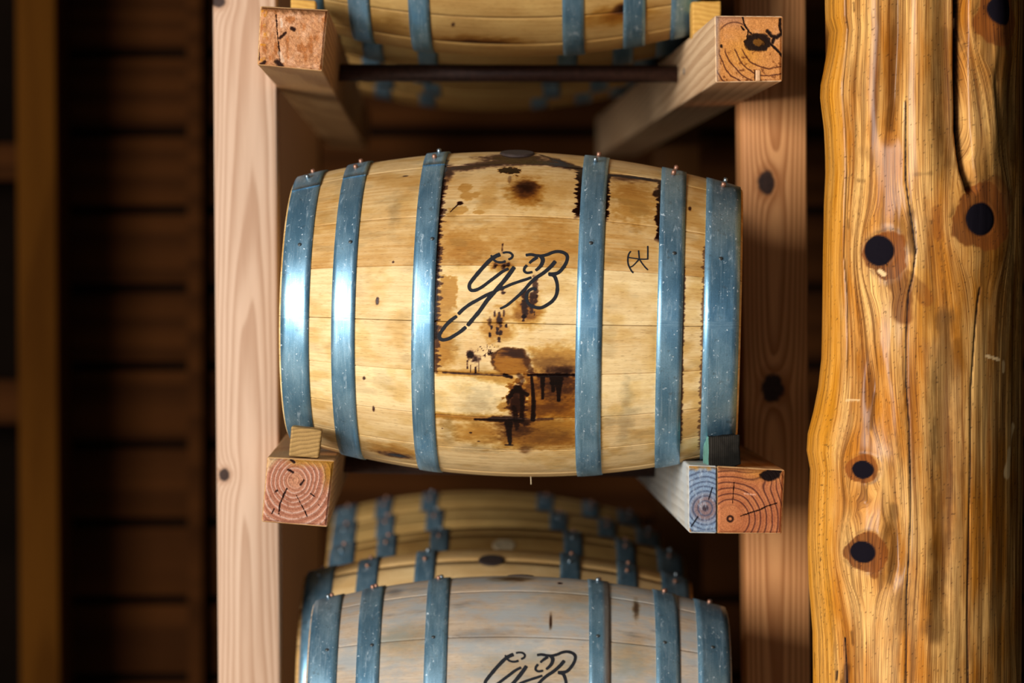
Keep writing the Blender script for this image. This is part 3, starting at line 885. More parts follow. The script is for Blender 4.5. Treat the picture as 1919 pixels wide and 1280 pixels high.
    # beside and below the monogram
    og = blob(842, 548, 15, 30, 0.10, 0.25, 0.25, True)
    G = mx(G, 0.42 * og); G = mx(G, 0.35 * blob(832, 600, 20, 60, 0.6)); G = mx(G, 0.5 * blob(830, 655, 24, 30, 0.7))
    R = mx(R, path([(942, 457), (941, 474)], 0.9, 1.0, 0.6, 0.6) * 0.9)
    for b_ in ((928, 499, 4, 6), (944, 499, 5, 6), (952, 496, 3, 3), (940, 540, 5, 4), (944, 549, 4, 2)):
        R = mx(R, 0.85 * blob(*b_, 0.5, 0.8, 0.6))
    G = mx(G, 0.55 * blob(938, 500, 20, 9, 0.5))
    def vstreak(x, y0, y1, w, a):
        return a * path([(x, y0), (x, y1)], w, w, 0.5, 0.9)
    for a_ in ((1003, 520, 565, 4.5, 0.72), (984, 548, 586, 6, 0.78), (997, 550, 582, 5, 0.7), (1006, 552, 558, 1.4, 0.9), (1001, 580, 590, 1.0, 0.8)):
        R = mx(R, vstreak(*a_))
    R = mx(R, blob(982, 592, 5, 4, 0.3, 0.4)); R = mx(R, vstreak(981, 592, 600, 2.2, 0.9))
    G = mx(G, 0.75 * blob(990, 580, 24, 26, 0.7, 0.6)); R = mx(R, 0.3 * blob(985, 592, 16, 7, 0.8))
    for a_ in ((927, 583, 592, 2, .75), (936, 586, 600, 2.4, .75), (944, 582, 592, 2, .6), (918, 598, 606, 4, .6), (936, 600, 606, 5, .8), (921, 612, 616, 2.4, .9), (932, 616, 624, 2.5, .85), (938, 622, 626, 3, .85), (918, 626, 630, 2.6, .95), (935, 634, 638, 3.4, .95), (949, 608, 611, 2.5, .95)):
        R = mx(R, vstreak(*a_))
    G = mx(G, 0.5 * blob(932, 614, 26, 26, 0.6, 0.8))
    # blot with spatter, round knot
    R = mx(R, blob(882, 664, 7.5, 9, 0.3, 0.35, 0.4)); R = mx(R, 0.85 * blob(890, 672, 8, 9, 0.6, 0.9, 0.9))
    for a_ in ((876, 676, 690, 1.0, .8), (891, 688, 699, 1.2, .9), (882, 684, 698, 0.8, .7), (897, 676, 696, 0.8, .5)):
        R = mx(R, vstreak(*a_))
    spm = blob(912, 657, 20, 12, 0.4, 0.3) * sstep(0.10, 0.2, fbm(S * 420, Wc * 420, 41, 2))
    R = mx(R, 0.95 * spm)
    s0, w0 = chart(main, 957, 678)
    kx, ky = (S - s0) * PXM / 36, (Wc - w0) * PXM / 27
    kd = np.hypot(kx, ky) + 0.45 * ns1
    G = mx(G, 0.75 * sstep(1.08, 0.94, kd))
    R = mx(R, 0.6 * np.exp(-((kd - 0.98) / 0.08) ** 2) * sstep(-1.3, 0.4, ky - kx * 0.3))
    R = mx(R, 0.72 * sstep(1.06, 0.9, kd) * sstep(0.15, 0.75, ky + 0.35 * kx + 0.7 * ns1 + 0.8 * fbm(S * 20, Wc * 500, 44)))
    R = mx(R, 0.55 * path([(985, 668), (990, 684), (996, 700)], 7, 6, 0.7, 0.6))
    # wet amber wood and resin runs
    G = mx(G, 0.42 * blob(1044, 680, 50, 28, 0.25, 0.25, 0.2, True)); G = mx(G, 0.3 * blob(1050, 665, 42, 22, 0.5))
    G = mx(G, 0.9 * blob(1034, 744, 52, 46, 0.2, 0.25, 0.2, True)); G = mx(G, 0.8 * blob(1035, 768, 56, 22, 0.45, 0.4, .3, True))
    G = mx(G, 0.92 * blob(970, 752, 22, 36, 0.15, 0.5, 0.4)); G = mx(G, 0.45 * blob(945, 763, 14, 10, 0.15, 0.4))
    G = mx(G, 0.62 * blob(1018, 813, 88, 31, 0.4, 0.25, 0.15, True)); G = mx(G, 0.5 * blob(905, 812, 62, 20, 0.8, 0.7))
    G = mx(G, 0.5 * path([(822, 698), (880, 700), (950, 702)], 5, 6, 0.9, 0.5)); G = mx(G, 0.45 * path([(900, 706), (960, 712)], 6, 8, 0.9, 0.5))
    G = mx(G, 0.6 * path([(820, 778), (860, 782), (930, 785)], 5, 7, 0.9, 0.5))
    R = mx(R, 0.75 * path([(830, 698), (880, 701), (945, 704)], 1.3, 1.3, 0.7, 0.5)); R = mx(R, path([(945, 703), (958, 707)], 3, 3))
    R = mx(R, path([(990, 703), (1030, 702), (1080, 703)], 2.2, 3.2, 0.8, 0.4)); R = mx(R, 0.8 * blob(1050, 694, 36, 10, 0.85, 0.4)); R = mx(R, 0.62 * blob(1042, 722, 44, 28, 0.85, 0.5, .5)); R = mx(R, 0.4 * blob(1020, 765, 60, 12, 0.9, 0.7, .5)); R = mx(R, 0.3 * blob(1010, 820, 70, 14, 0.95, 0.7, .5)); R = mx(R, 0.35 * blob(1030, 680, 45, 14, .95, .6, .4))
    R = mx(R, path([(1008, 703), (1030, 704), (1062, 703)], 3.5, 4.5, 0.4, 0.35))
    R = mx(R, path([(996, 704), (998, 725), (1000, 752), (999, 786)], 2.4, 4.6, 0.35, 0.2)); R = mx(R, blob(999, 786, 5, 5, 0.3, 0.2))
    R = mx(R, path([(1017, 704), (1017, 724), (1017, 746)], 4.8, 3.0, 0.3, 0.2))
    R = mx(R, path([(1046, 706), (1047, 722)], 11, 9, 0.3, 0.25)); R = mx(R, path([(1034, 706), (1037, 732)], 5, 4, 0.3, 0.3)); R = mx(R, path([(1047, 722), (1047, 750)], 6.5, 3.0, 0.3, 0.2))
    R = mx(R, blob(970, 728, 8, 9, 0.4, 0.5, .3)); R = mx(R, path([(955, 744), (962, 733), (975, 733), (988, 740)], 5, 4, 0.4, 0.3))
    R = mx(R, 0.95 * path([(978, 738), (979, 760), (977, 782)], 6, 4.5, 0.5, 0.4)); R = mx(R, 0.95 * path([(964, 764), (966, 784)], 6, 8, 0.5, 0.4)); R = mx(R, 0.75 * path([(952, 745), (953, 757)], 4, 3))
    R = mx(R, 0.78 * blob(968, 758, 17, 26, 0.7, 0.7, .5)); R = mx(R, 0.55 * path([(972, 703), (980, 712), (974, 722)], 5, 4, .6, .5))
    R = mx(R, path([(890, 786), (925, 787), (980, 788)], 1.6, 5, 0.6, 0.4)); R = mx(R, 0.8 * path([(925, 784), (970, 784), (985, 792)], 4, 8, 0.6, 0.4)); R = mx(R, 0.55 * path([(985, 788), (1035, 785)], 3, 2, 0.8, 0.4))
    R = mx(R, path([(953, 790), (954, 808), (956, 834)], 9, 2.6, 0.3, 0.2)); R = mx(R, 0.85 * path([(969, 790), (968, 804)], 7, 4, 0.5, 0.4)); R = mx(R, 0.9 * path([(948, 834), (960, 834)], 1.5, 1.5))
    R = mx(R, 0.6 * blob(968, 806, 34, 20, 0.9, 0.6, .4)); R = mx(R, 0.4 * blob(985, 842, 12, 7, 0.8))
    # knots, dirt
    R = mx(R, 0.95 * blob(742, 853, 24, 4.5, 0.7, 0.3)); R = mx(R, 0.6 * blob(742, 853, 33, 6, 0.6, 0.3)); G = mx(G, 0.5 * blob(740, 846, 45, 12, 0.9))
    for b_ in ((707, 564, 3, 8), (682, 709, 2.6, 3.4), (737, 491, 2, 2), (700, 766, 2, 6), (760, 330, 6, 1.5), (882, 811, 3, 1.6), (829, 803, 1.3, 1.6), (897, 827, 3, 1), (1083, 885, 3, 2), (1293, 391, 3, 5)):
        R = mx(R, 0.8 * blob(*b_, 0.5, 0.4))
    for b_ in ((1170, 800, 12, 34), (1180, 770, 14, 10), (1140, 790, 12, 14), (895, 755, 30, 30), (840, 810, 12, 26), (740, 395, 10, 30), (890, 840, 40, 8), (1175, 745, 10, 30)):
        Bc = mx(Bc, 0.55 * blob(*b_, 0.9, 0.9))
    R = mx(R, 0.6 * hoop_edge(HM[4][1], 1, 500, 830, 2.5, 1283, 1.6)); R = mx(R, 0.5 * hoop_edge(HM[5][0], -1, 460, 840, 3, 1318, 1.8))
    G = mx(G, 0.13 * sstep(-0.05, 0.3, big))
    G = mx(G, 0.18 * sstep(-.1, .3, big + 0.1) * sstep(0.17, 0.2, S)); Bc = mx(Bc, 0.25 * sstep(0.05, 0.25, fbm(S * 30, Wc * 60, 51)))
    return np.stack([R, G, Bc], -1)

def phi_at(B, px, py): return float(B.hit(np.float64(px), np.float64(py))[1])
edg = [97.0] + [math.degrees(phi_at(main, x, y)) for x, y in ((960, 309), (960, 404), (960, 498), (960, 606), (960, 702), (960, 784), (960, 844))] + [-74.0]
EM = edges_full(edg)
TM = [0.55, 0.36, 0.26, 0.70, 0.68, 0.88, 0.62, 0.62, 0.5]
nails_m = [main.hit(np.float64(x), np.float64(y)) for x, y in ((562, 460), (657, 455), (810, 449), (1107, 457), (1263, 476), (1350, 486))]
nails_m = [(float(a), float(b)) for a, b in nails_m]
bx, bp_ = main.hit(np.float64(968), np.float64(293))
dress(main, HM, EM, TM, M['oak'], fine=0.0012, painter=paint_main, nails=nails_m, lap=[62, 64, 66, 98, 98, 98],
      bung=(float(bx), math.radians(80), 0.024, 'bung_dark'), seed=1, rivet_phi=(73, 85))
conv_logo = lambda c: c * 0.15625 + np.array([810, 450])
lettering(main, LOGO, conv_logo, 0.15625, 'stencilled_monogram', 'black stencilled script monogram')
lettering(main, MARK, lambda c: c * 0.0703 + np.array([1150, 440]), 0.0703, 'ink_mark', 'small hand drawn black mark')
sp0 = main.c + np.array([0, 0, 0])
sxp, sph = main.hit(np.float64(995), np.float64(898))
slp = main.pt(sxp, np.float64(-1.45), 0.0)
obj('splinter', tube_mesh('splinter', slp + np.array([0, 0, .004]), slp + np.array([0.001, 0, -.011]), 0.0008, M['bung_pale'], 6, np.zeros(3)), main.root)

# --- the other barrels
def side_painter(B, marks):
    def f(S, Wc):
        R = np.zeros(S.shape); G = R.copy(); Bc = R.copy()
        n1 = fbm(S * 90, Wc * 140, 3)
        for (px, py, rx, ry, e, rr, gg, bb) in marks:
            s0, w0 = chart(B, px, py)
            co = max(0.3, math.cos(w0 / B.Rb))
            m = sstep(1 + e, 1 - e, np.hypot((S - s0) / (rx / 1300), (Wc - w0) / (ry / 1300 / co)) + 0.9 * n1)
            R = np.maximum(R, m * rr); G = np.maximum(G, m * gg); Bc = np.maximum(Bc, m * bb)
        return np.stack([R, G, Bc], -1)
    return f

ZU, ZL, ZM = 2.127, 0.926, c0[2]
EG = edges_full([98, 72, 48, 30, 9, -12, -30, -52, -70])
up = Barrel('oak barrel with dark streaked underside held by yellow chocks on the upper rails', 'barrel', 'barrels on the rack', (0.108, 5.16, ZU), -3.6, 1.2, 0.300, 0.2235, 0.180)
dress(up, GENERIC, EG, [.5, .4, .5, .6, .5, .62, .55, .5], M['oak_old'], fine=0.004, seed=2,
      painter=side_painter(up, [(930, 97, 95, 8, .8, .9, .8, 0), (900, 82, 70, 7, .9, .5, .8, 0), (1172, 16, 20, 8, .8, .85, .6, 0), (1160, 30, 50, 14, .9, 0, .6, 0), (850, 46, 3, 3, .5, .9, 0, 0), (720, 60, 40, 20, .9, 0, .3, .5)]))
low = Barrel('grey weathered oak barrel with faded script monogram on the lower rails', 'barrel', 'barrels on the rack', (0.126, 4.94, ZL), -1.6, 0.9, 0.294, 0.2235, 0.182)
HLW = [(s_of(low, a), s_of(low, b)) for a, b in ((586, 643), (679, 721), (803, 844), (1102, 1141), (1224, 1268), (1301, 1356))]
HLW[0] = (-0.2925, HLW[0][1]); HLW[5] = (HLW[5][0], 0.2925)
nl = [low.hit(np.float64(x), np.float64(y)) for x, y in ((613, 1220), (697, 1211), (812, 1196), (1120, 1194), (1245, 1206), (1335, 1215))]
def hoop_rust(X, PH):
    st = np.zeros(X.shape + (3,))
    st[..., 1] = sstep(0.006, 0.002, np.abs(X - HLW[3][1] + .003)) * (np.abs(X - HLW[3][1]) < .02)
    m = (np.abs(X - HLW[0][0]) < .008) * sstep(.08, .03, np.abs(PH - 0.42))
    st[..., 0] = m
    return st
dress(low, HLW, edges_full([96, 70, 44, 22, 2, -18, -38, -58]), [.6, .5, .7, .5, .6, .5], M['oak_grey'], fine=0.003, seed=3, nails=[(float(a), float(b)) for a, b in nl], hoop_painter=hoop_rust,
      painter=side_painter(low, [(905, 1190, 60, 10, .8, .05, 0, .5), (1000, 1250, 90, 20, .9, 0, .08, .25), (760, 1200, 50, 25, .9, 0, .1, .2), (1180, 1230, 40, 30, .9, 0, .1, .2), (1080, 1120, 60, 16, .9, 0, .06, .3), (1032, 1165, 2.5, 12, .6, .8, .3, 0), (1192, 1140, 5, 14, .7, .5, .3, 0), (960, 1085, 30, 6, .8, .4, .3, .3), (740, 1110, 14, 5, .9, .1, 0, .8), (1049, 1093, 4, 2, .5, .9, 0, 0)]),
      bung=(0.0, math.radians(104), 0.022, 'bung_dark'), rivet_phi=(88, 100))
conv_low = lambda c: (conv_logo(c) - np.array([1000, 473])) * 0.92 + np.array([1020, 1223])
lettering(low, LOGO, conv_low, 0.14, 'stencilled_monogram', 'faded stencilled script monogram')

def plain(label, x, y, z, yaw, tilt, seed, wood='oak_old', bung=None, hl=0.300, rp=(74, 88)):
    B = Barrel(label, 'barrel', 'barrels on the rack', (x, y, z), yaw, tilt, hl, 0.2235, 0.181)
    rg = np.random.default_rng(seed + 50)
    off = rg.uniform(-8, 8)
    e = edges_full([98 + off, 74 + off, 52 + off, 31 + off, 10 + off, -11 + off, -32 + off, -54 + off])
    dress(B, [(a * hl / .3, b * hl / .3) for a, b in GENERIC], e, [], M[wood], seed=seed, nx=25, nphi=6, bung=bung, rivet_phi=rp)
    return B
plain('second oak barrel back along the lower rails, behind the grey weathered barrel', 0.103, 5.40, ZL, -2.0, 1.0, 11, 'oak', (-.01, math.radians(72), .02, 'bung_dark'))
plain('third oak barrel back along the lower rails, with a pale bung', 0.125, 5.855, ZL, -1.0, 1.0, 12, 'oak_old', (-.004, math.radians(64), .019, 'bung_pale'))
plain('fourth oak barrel back along the lower rails', 0.118, 6.31, ZL, -1.6, 1.0, 13)
plain('fifth oak barrel back along the lower rails', 0.110, 6.765, ZL, -2.4, 1.0, 14)
plain('second oak barrel back along the upper rails', 0.115, 5.62, ZU, -2.2, 1.0, 21)
plain('third oak barrel back along the upper rails', 0.104, 6.075, ZU, -1.2, 1.0, 22)
plain('fourth oak barrel back along the upper rails', 0.122, 6.53, ZU, -2.6, 1.0, 23)
plain('fifth oak barrel back along the upper rails', 0.112, 6.985, ZU, -1.8, 1.0, 24)
plain('second oak barrel back along the middle rails, hidden behind the barrel with resin drips', 0.116, 5.245, ZM, -2.4, 1.2, 31, hl=.298)
plain('third oak barrel back along the middle rails', 0.116, 5.70, ZM, -2.0, 1.2, 32, hl=.298)

# ------------------------------------------------------------------ chock blocks
M['chock_tan'] = lumber('chock_tan', lin(176, 138, 82), lin(122, 92, 50), 'y', -0.2, 1.45, 0.0, 1150.0, 0.6, rough=0.75)
M['chock_dark'] = lumber('chock_dark', lin(50, 45, 39), lin(9, 8, 7), 'z', 1.0, 0.0, 0.0, 2300.0, 0.5, seed=3.0, grey=lin(14, 13, 11), spec=0.06, rough=0.85)
M['chock_teal'] = simple('chock_teal', lin(96, 146, 132), 0.7, 0, 0.5, 60.0)
M['chock_yellow'] = lumber('chock_yellow', lin(222, 170, 82), lin(186, 126, 48), 'y', 0.3, 2.1, 0.1, 900.0, 0.5)
def chock(c4, Y, depth, mats, label, teal=False, sh=(0, 0, 0), amp=0.0012):
    c3 = [at(x, y, Y) for x, y in c4]
    base = (np.array(c3[2]) + np.array(c3[3])) / 2 + np.array([0, depth / 2, 0])
    v, f = prism([tuple(c) for c in c3], (sh[0], depth, sh[2]), 0.0022, 2, 4)
    v = v + amp * np.stack([fbm(v[:, 1] * 160, v[:, 2] * 160, 3), fbm(v[:, 0] * 160, v[:, 2] * 160, 4), fbm(v[:, 0] * 160, v[:, 1] * 160, 5)], -1)
    mi = None
    if teal:
        xl = v[:, 0].min()
        mi = [1 if np.mean(v[q, 0]) < xl + 0.0045 else 0 for q in f]
    o = obj('chock_block', make_mesh('chock_block', v - base, f, mats, mi, False))
    o.location = base
    return tag(o, label, 'chock', 'chock blocks on the rails')
chock([(546, 799), (603, 806), (597, 859), (541, 855)], YR + .008, 0.045, [M['chock_tan']], 'square tan wooden chock on the rail with pale rings, beside the left post')
chock([(1331, 819), (1386, 815), (1389, 871), (1331, 888)], YR + .004, 0.05, [M['chock_dark'], M['chock_teal']], 'charred dark grey chock with a teal side on the orange doubled rail', True, (-0.006, 0, 0), 0.003)
chock([(545, -2), (592, 1), (592, 54), (545, 51)], 4.98, 0.05, [M['chock_yellow']], 'yellow chock on the upper rail that meets the pale post')
chock([(1297, 3), (1351, 2), (1350, 72), (1298, 72)], 5.0, 0.05, [M['chock_yellow']], 'yellow chock on the upper rail with the black knotted end')

# ------------------------------------------------------------------ the peeled log post
LX, LY, LR0 = 0.664, 4.675, 0.1355
yy = [-200, 0, 25, 50, 88, 150, 175, 237, 288, 320, 380, 470, 640, 678, 734, 779, 822, 854, 891, 952, 1020, 1113, 1206, 1280, 1500]
xx = [1556, 1556, 1557, 1565, 1560, 1546, 1545, 1554, 1557, 1558, 1554, 1552, 1550, 1549, 1542, 1532, 1520, 1518, 1525, 1522, 1521, 1525, 1533, 1534, 1536]
def log_uv(px, py):
    """(theta, z) on the mean log surface; theta = 0 faces the aisle"""
    th = 0.0
    for _ in range(12):
        Y = LY - LR0 * math.cos(th)
        p = at(px, py, Y)
        th = math.asin(max(-0.995, min(0.995, (p[0] - LX) / LR0)))
    return th, float(p[2])
zt, zb = at(1700, -60, 4.54)[2], at(1700, 1340, 4.54)[2]
zs = np.concatenate([np.linspace(0, zb, 24, endpoint=False), np.linspace(zb, zt, 560, endpoint=False), np.linspace(zt, 3.3, 30)])
ths = np.concatenate([np.linspace(-1.9, 1.75, 300), np.linspace(1.75, 2 * np.pi - 1.9, 34)[1:-1]])
Z, TH = np.meshgrid(zs, ths, indexing='ij')
U = TH * LR0
py_of = lambda z: 489 + (CAMZ - z) * FPX / 4.56
PY = py_of(Z)
def gw(x, c, s): return np.exp(-((x - c) / s) ** 2)
R_ = np.full(Z.shape, LR0)
edge_px = np.interp(PY, yy, xx)
R_ += (1548 - edge_px) * 4.66 / FPX * gw(TH, -1.45, 0.62)
R_ += 0.004 * fbm(U * 14, Z * 2.2, 61) + 0.002 * fbm(U * 60, Z * 5, 62)
P_D = np.zeros(Z.shape); P_C = np.zeros(Z.shape); P_B = np.zeros(Z.shape); P_Y = np.zeros(Z.shape)
UW = U.copy()
def lpath(pts): return [(log_uv(*p)[0] * LR0, log_uv(*p)[1]) for p in pts]
mpp = 4.55 / FPX
n1, n2 = fbm(U * 60, Z * 60, 71), fbm(U * 300, Z * 40, 72)
n3 = fbm(U * 500, Z * 420, 73, 3)
# flutes and folds: (path, half width px, depth m)
for pts, w, dep in (([(1676, -200), (1676, 60), (1670, 170), (1668, 280)], 17, .016), ([(1800, -200), (1800, 120), (1802, 240), (1810, 320), (1818, 352)], 8, .030), ([(1775, -200), (1772, 200), (1790, 380)], 26, .011),
                    ([(1638, 640), (1636, 740), (1634, 800)], 13, .012), ([(1674, 900), (1676, 980), (1680, 1060), (1668, 1120)], 15, .012), ([(1700, 380), (1706, 440), (1716, 480)], 16, .010), ([(1768, 640), (1768, 900), (1762, 1200)], 24, .008), ([(1582, -200), (1579, 300), (1584, 560), (1584, 720)], 5, .0022),
                    ([(1862, 60), (1858, 160), (1872, 300)], 9, .004), ([(1640, 690), (1652, 560), (1640, 500)], 7, .002), ([(1905, 300), (1905, 700), (1900, 1280)], 16, .005)):
    q = lpath(pts)
    d = seg_dist(U, Z, q) / (w * mpp)
    za, zc_ = q[0][1], q[-1][1]
    fd = sstep(zc_ - 5 * mpp, zc_ + 110 * mpp, Z) * sstep(za + 5 * mpp, za - 110 * mpp, Z)
    dep = dep * fd if dep < .02 else dep
    R_ -= dep * np.exp(-d ** 2)
    P_B = np.maximum(P_B, np.minimum(0.9, dep * 45) * 0.75 * np.exp(-(d / 0.8) ** 2))
for pts, w, dep in (([(1862, -200), (1862, 100), (1850, 260), (1846, 350)], 34, .011), ([(1620, -200), (1625, 200), (1640, 380)], 30, .004), ([(1722, -200), (1724, 200), (1735, 420)], 30, .005), ([(1645, 600), (1680, 760), (1690, 900)], 20, .004), ([(1740, 950), (1735, 1200), (1740, 1400)], 26, .004)):
    d = seg_dist(U, Z, lpath(pts)) / (w * mpp)
    q = lpath(pts)
    R_ += dep * np.exp(-d ** 2) * sstep(q[-1][1] - 5 * mpp, q[-1][1] + 110 * mpp, Z) * sstep(q[0][1] + 5 * mpp, q[0][1] - 110 * mpp, Z)
# knots: centre, dark radii, collar (offset, radii), bulge
KN = [(1648, 470, 26, 29, (1660, 478, 38, 46), .012), (1835, 411, 28, 31, (1841, 408, 54, 62), .014), (1622, 880, 17, 17, (1622, 879, 26, 26), .010), (1622, 1034, 19.5, 20.5, (1628, 1036, 33, 37), .012), (1866, 20, 26, 29, (1864, 30, 42, 58), .012)]
for (kx, ky, rx, ry, (cx, cy, crx, cry), bul) in KN:
    th, z = log_uv(kx, ky); tc, zc = log_uv(cx, cy)
    u, uc = th * LR0, tc * LR0
    kk = math.cos(th)
    du, dz = (U - u) * kk / (rx * mpp), (Z - z) / (ry * mpp)
    dk = np.hypot(du, dz)
    dc = np.hypot((U - uc) * math.cos(tc) / (crx * mpp), (Z - zc) / (cry * mpp))
    A = crx * mpp * 1.05 / max(kk, .4)
    rr2 = (U - uc) ** 2 + ((Z - zc) / 1.7) ** 2
    UW = UW - 0.65 * (U - uc) * A * A / np.maximum(rr2, A * A * 1.15)
    dcw = dc + 0.35 * n1 + 0.1 * np.sin(3 * np.arctan2(Z - zc, U - uc) + kx)
    R_ += 0.7 * bul * np.exp(-(dc / 1.35) ** 2) - bul * 0.38 * sstep(1.35, 0.45, dc)
    P_C = np.maximum(P_C, 0.9 * sstep(1.05, 0.97, dcw))
    P_B = np.maximum(P_B, 0.65 * np.exp(-((dcw - 1.10) / 0.10) ** 2) * sstep(-0.12, 0.2, n1 + 0.1 * np.sign(Z - zc)))
    P_D = np.maximum(P_D, sstep(1.08, 0.94, dk + 0.10 * n1))
    R_ -= 0.0008 * np.exp(-((dk - 1.0) / .1) ** 2)
for pts, w, a in (([(1672, 500), (1690, 545), (1692, 588)], 20, .8), ([(1700, 520), (1725, 545), (1735, 560)], 13, .55), ([(1755, 395), (1757, 440)], 10, .5), ([(1860, 350), (1882, 380)], 22, .6), ([(1872, 70), (1876, 85)], 10, .7), ([(1640, 1060), (1642, 1076)], 9, .8)):
    P_C = np.maximum(P_C, a * sstep(1.25, 0.8, seg_dist(U, Z, lpath(pts)) / (w * mpp) + 0.5 * n1))
# drying checks (long thin cracks)
for pts, w, a in (([(1697, 190), (1697, 340), (1706, 400), (1716, 470), (1710, 520), (1702, 550), (1697, 640), (1698, 720), (1704, 800), (1706, 960), (1703, 1040), (1698, 1120), (1697, 1400)], 1.7, 1.0),
                  ([(1836, 540), (1832, 566), (1827, 620), (1819, 726), (1817, 930), (1816, 970), (1813, 1150), (1815, 1400)], 1.6, .95), ([(1579, -100), (1579, 320), (1578, 470), (1584, 560), (1586, 690)], 1.3, .9),
                  ([(1588, 1195), (1590, 1240), (1592, 1290)], 2.2, 1), ([(1648, 470), (1650, 455)], .9, .9), ([(1626, 480), (1645, 481), (1656, 488), (1664, 498)], 1.0, 1), ([(1800, -100), (1801, 200), (1806, 300), (1815, 350)], 5, 1.0), ([(1630, 905), (1627, 940)], 1.3, .7), ([(1575, 1258), (1574, 1272)], 3, .9)):
    d = seg_dist(UW * 0 + U, Z, lpath(pts)) / (w * mpp)
    P_D = np.maximum(P_D, a * sstep(1.4, 0.5, d + 0.5 * n3)); R_ -= 0.002 * np.exp(-(d / 1.2) ** 2)
# darker streaks (weathering plus painted shade on the right side), dark bark remnants, pale chips, yellow sapwood edge
for pts, w, a in (([(1905, 500), (1900, 700), (1905, 830)], 20, .75), ([(1912, 1000), (1908, 1300)], 16, .8), ([(1772, 600), (1768, 800), (1768, 1000), (1750, 1180)], 22, .75), ([(1792, 640), (1798, 1000), (1795, 1280)], 12, .55), ([(1860, 560), (1872, 900), (1850, 1280)], 14, .4), ([(1676, -100), (1672, 120), (1665, 240)], 10, .7), ([(1770, 60), (1775, 280)], 20, .6), ([(1706, 400), (1712, 470)], 9, .75), ([(1636, 740), (1634, 800)], 7, .7), ([(1673, 950), (1676, 1030), (1668, 1090)], 9, .7), ([(1740, 420), (1745, 600)], 14, .3), ([(1880, 100), (1900, 300)], 24, .75), ([(1785, 160), (1782, 300)], 18, .6), ([(1752, 800), (1751, 850)], 4, .8), ([(1615, 285), (1630, 292)], 12, .35), ([(1605, 338), (1618, 339)], 4, .6), ([(1716, 327), (1745, 325)], 4, .45),
                  ([(1690, 1120), (1690, 1175)], 18, .5), ([(1600, 1185), (1602, 1205)], 3.5, .7), ([(1585, 1290), (1592, 1250)], 8, .8), ([(1537, 1225), (1538, 1250)], 4, .8), ([(1594, 120), (1606, 175)], 10, .3), ([(1586, 415), (1588, 425)], 5, .6), ([(1600, 5), (1600, 20)], 2.5, .8)):
    P_B = np.maximum(P_B, a * sstep(1.6, 0.2, seg_dist(U, Z, lpath(pts)) / (w * mpp) + 0.9 * n1 + 1.1 * n2))
shade_wst = fbm(UW * 190, Z * 2.2, 81) + 0.5 * fbm(UW * 700, Z * 5, 82)
P_B = np.maximum(P_B, 0.8 * sstep(0.05, 0.6, TH) * sstep(-0.16, 0.16, shade_wst))  # weathering streaks gathered on the right, painting its shade into the colour
P_B = np.maximum(P_B, 0.5 * sstep(-0.02, 0.24, fbm(UW * 260, Z * 2.6, 83) + 0.5 * fbm(UW * 800, Z * 6, 84)))
fle = sstep(0.17, 0.24, n3) 
P_D = np.maximum(P_D, 0.75 * fle * sstep(1.6, 0.4, seg_dist(U, Z, lpath([(1570, 780), (1560, 900), (1556, 1060), (1556, 1160)])) / (9 * mpp)))
P_D = np.maximum(P_D, 0.6 * sstep(0.27, 0.31, n3))
P_Y = sstep(-0.98, -1.12, TH + 0.06 * n1)
P_Y = np.maximum(P_Y, 0.5 * sstep(1.5, .3, seg_dist(U, Z, lpath([(1720, 520), (1740, 620)])) / (24 * mpp)))
lp = np.stack([LX + R_ * np.sin(TH), LY - R_ * np.cos(TH), Z], -1)
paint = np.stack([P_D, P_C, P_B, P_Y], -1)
pale = np.zeros(Z.shape)
for pts, w, a in (([(1893, 850), (1888, 885)], 11, .8), ([(1905, 800), (1898, 850)], 6, .6), ([(1848, 667), (1872, 674)], 3, .9), ([(1588, 750), (1613, 750)], 1.6, .7), ([(1880, 680), (1880, 695)], 4, .5), ([(1650, 508), (1658, 514)], 4, .9), ([(1798, 35), (1797, 50)], 4, .8)):
    pale = np.maximum(pale, a * sstep(1.3, 0.7, seg_dist(U, Z, lpath(pts)) / (w * mpp) + 0.8 * n1 + 0.8 * n2))
flow = np.stack([UW, Z, pale], -1)
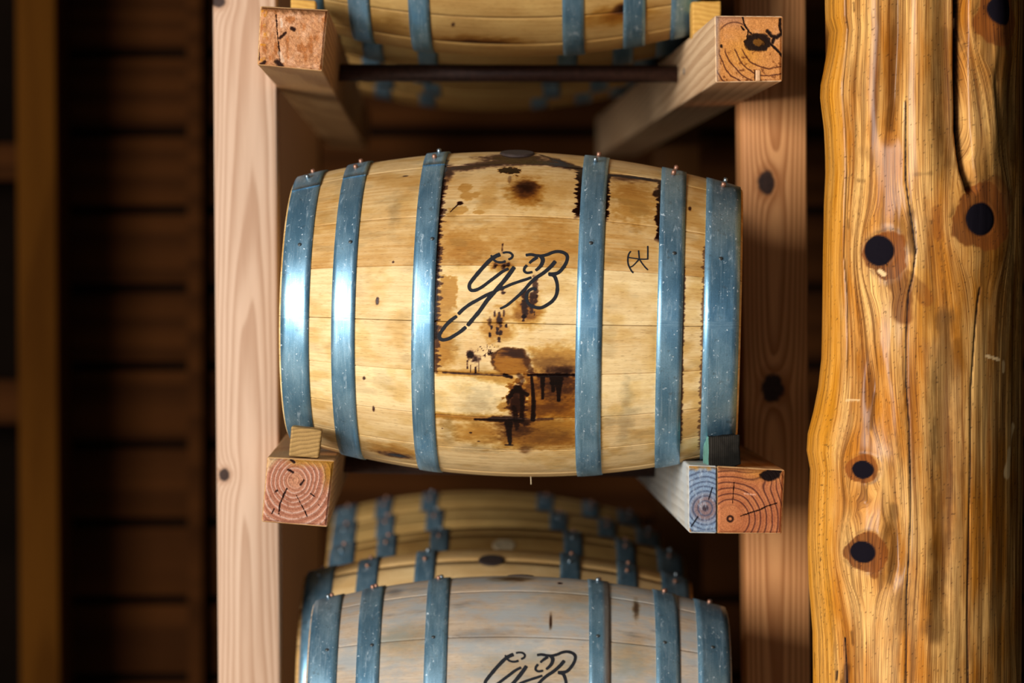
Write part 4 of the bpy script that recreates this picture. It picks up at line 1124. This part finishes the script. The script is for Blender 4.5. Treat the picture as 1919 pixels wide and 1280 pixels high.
def log_mat():
    n = NT('peeled_log')
    fl = n.attr('flow').outputs['Vector']
    u, z, _ = n.sep(fl)
    a = n.attr('marks')
    pc = n.new('ShaderNodeSeparateColor'); n.link(a.outputs['Color'], pc.inputs[0])
    D, Cc, Bb, Yy = pc.outputs[0], pc.outputs[1], pc.outputs[2], a.outputs['Alpha']
    g1 = n.noise(n.comb(n.ma('MULTIPLY', u, 120.0), n.ma('MULTIPLY', z, 2.4), 0.0), 1.0, 5.0, 0.7)
    g2 = n.noise(n.comb(n.ma('MULTIPLY', u, 1150.0), n.ma('MULTIPLY', z, 8.0), 3.0), 1.0, 3.0, 0.65)
    g3 = n.noise(n.comb(n.ma('MULTIPLY', u, 28.0), n.ma('MULTIPLY', z, 6.0), 7.0), 1.0, 3.0)
    sp = n.noise(n.comb(n.ma('MULTIPLY', u, 420.0), n.ma('MULTIPLY', z, 300.0), 0.0), 1.0, 2.0)
    c = n.mix(n.ramp(g3, 0.32, 0.68), lin(198, 122, 34), lin(244, 186, 108))
    c = n.mix(n.ramp(g1, 0.44, 0.68, 0.0, 0.85), c, lin(128, 68, 14))
    c = n.mix(n.ramp(g2, 0.44, 0.66, 0.0, 0.72), c, lin(98, 50, 14))
    c = n.mix(n.ramp(g2, 0.44, 0.28, 0.0, 0.45), c, lin(242, 188, 104))
    c = n.mix(n.ma('MULTIPLY', Yy, 0.6), c, n.mix(n.ramp(g2, 0.38, 0.66, 0, .8), lin(230, 158, 40), lin(168, 98, 18)))
    c = n.mix(n.ramp(sp, 0.64, 0.76, 0.0, 0.55), c, lin(104, 52, 18))
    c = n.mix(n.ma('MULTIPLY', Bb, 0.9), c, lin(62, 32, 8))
    c = n.mix(Cc, c, n.mix(n.ramp(n.ma('MULTIPLY_ADD', g2, 0.6, n.ma('MULTIPLY', g3, 0.5)), 0.40, 0.70), lin(150, 80, 28), lin(82, 42, 22)))
    c = n.mix(D, c, (0.008, 0.006, 0.009))
    n.bump(n.ma('ADD', g2, n.ma('MULTIPLY', g1, 0.5)), 0.28, 0.0008)
    c = n.mix(_, c, lin(236, 196, 140))
    inv = n.ma('SUBTRACT', 1.0, D)
    return n.out(c, n.ma('MULTIPLY_ADD', n.ma('MAXIMUM', D, Cc), 0.3, n.ma('MULTIPLY_ADD', g1, 0.2, 0.46)), spec=n.ma('MULTIPLY_ADD', inv, 0.04, 0.02), coat=n.ma('MULTIPLY', n.ma('MULTIPLY', inv, n.ma('SUBTRACT', 1.0, Cc)), 0.20), coat_rough=0.25)
nz, nt = Z.shape
lf = grid_faces(nz, nt, True).tolist() + [list(range(nt))[::-1], [(nz - 1) * nt + k for k in range(nt)]]
base = np.array([LX, LY, 0.0])
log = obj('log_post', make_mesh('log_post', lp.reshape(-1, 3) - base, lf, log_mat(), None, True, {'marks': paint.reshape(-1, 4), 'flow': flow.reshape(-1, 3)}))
log.location = base
tag(log, 'thick peeled golden log post with dark round knots standing beside the barrel rack', 'log')
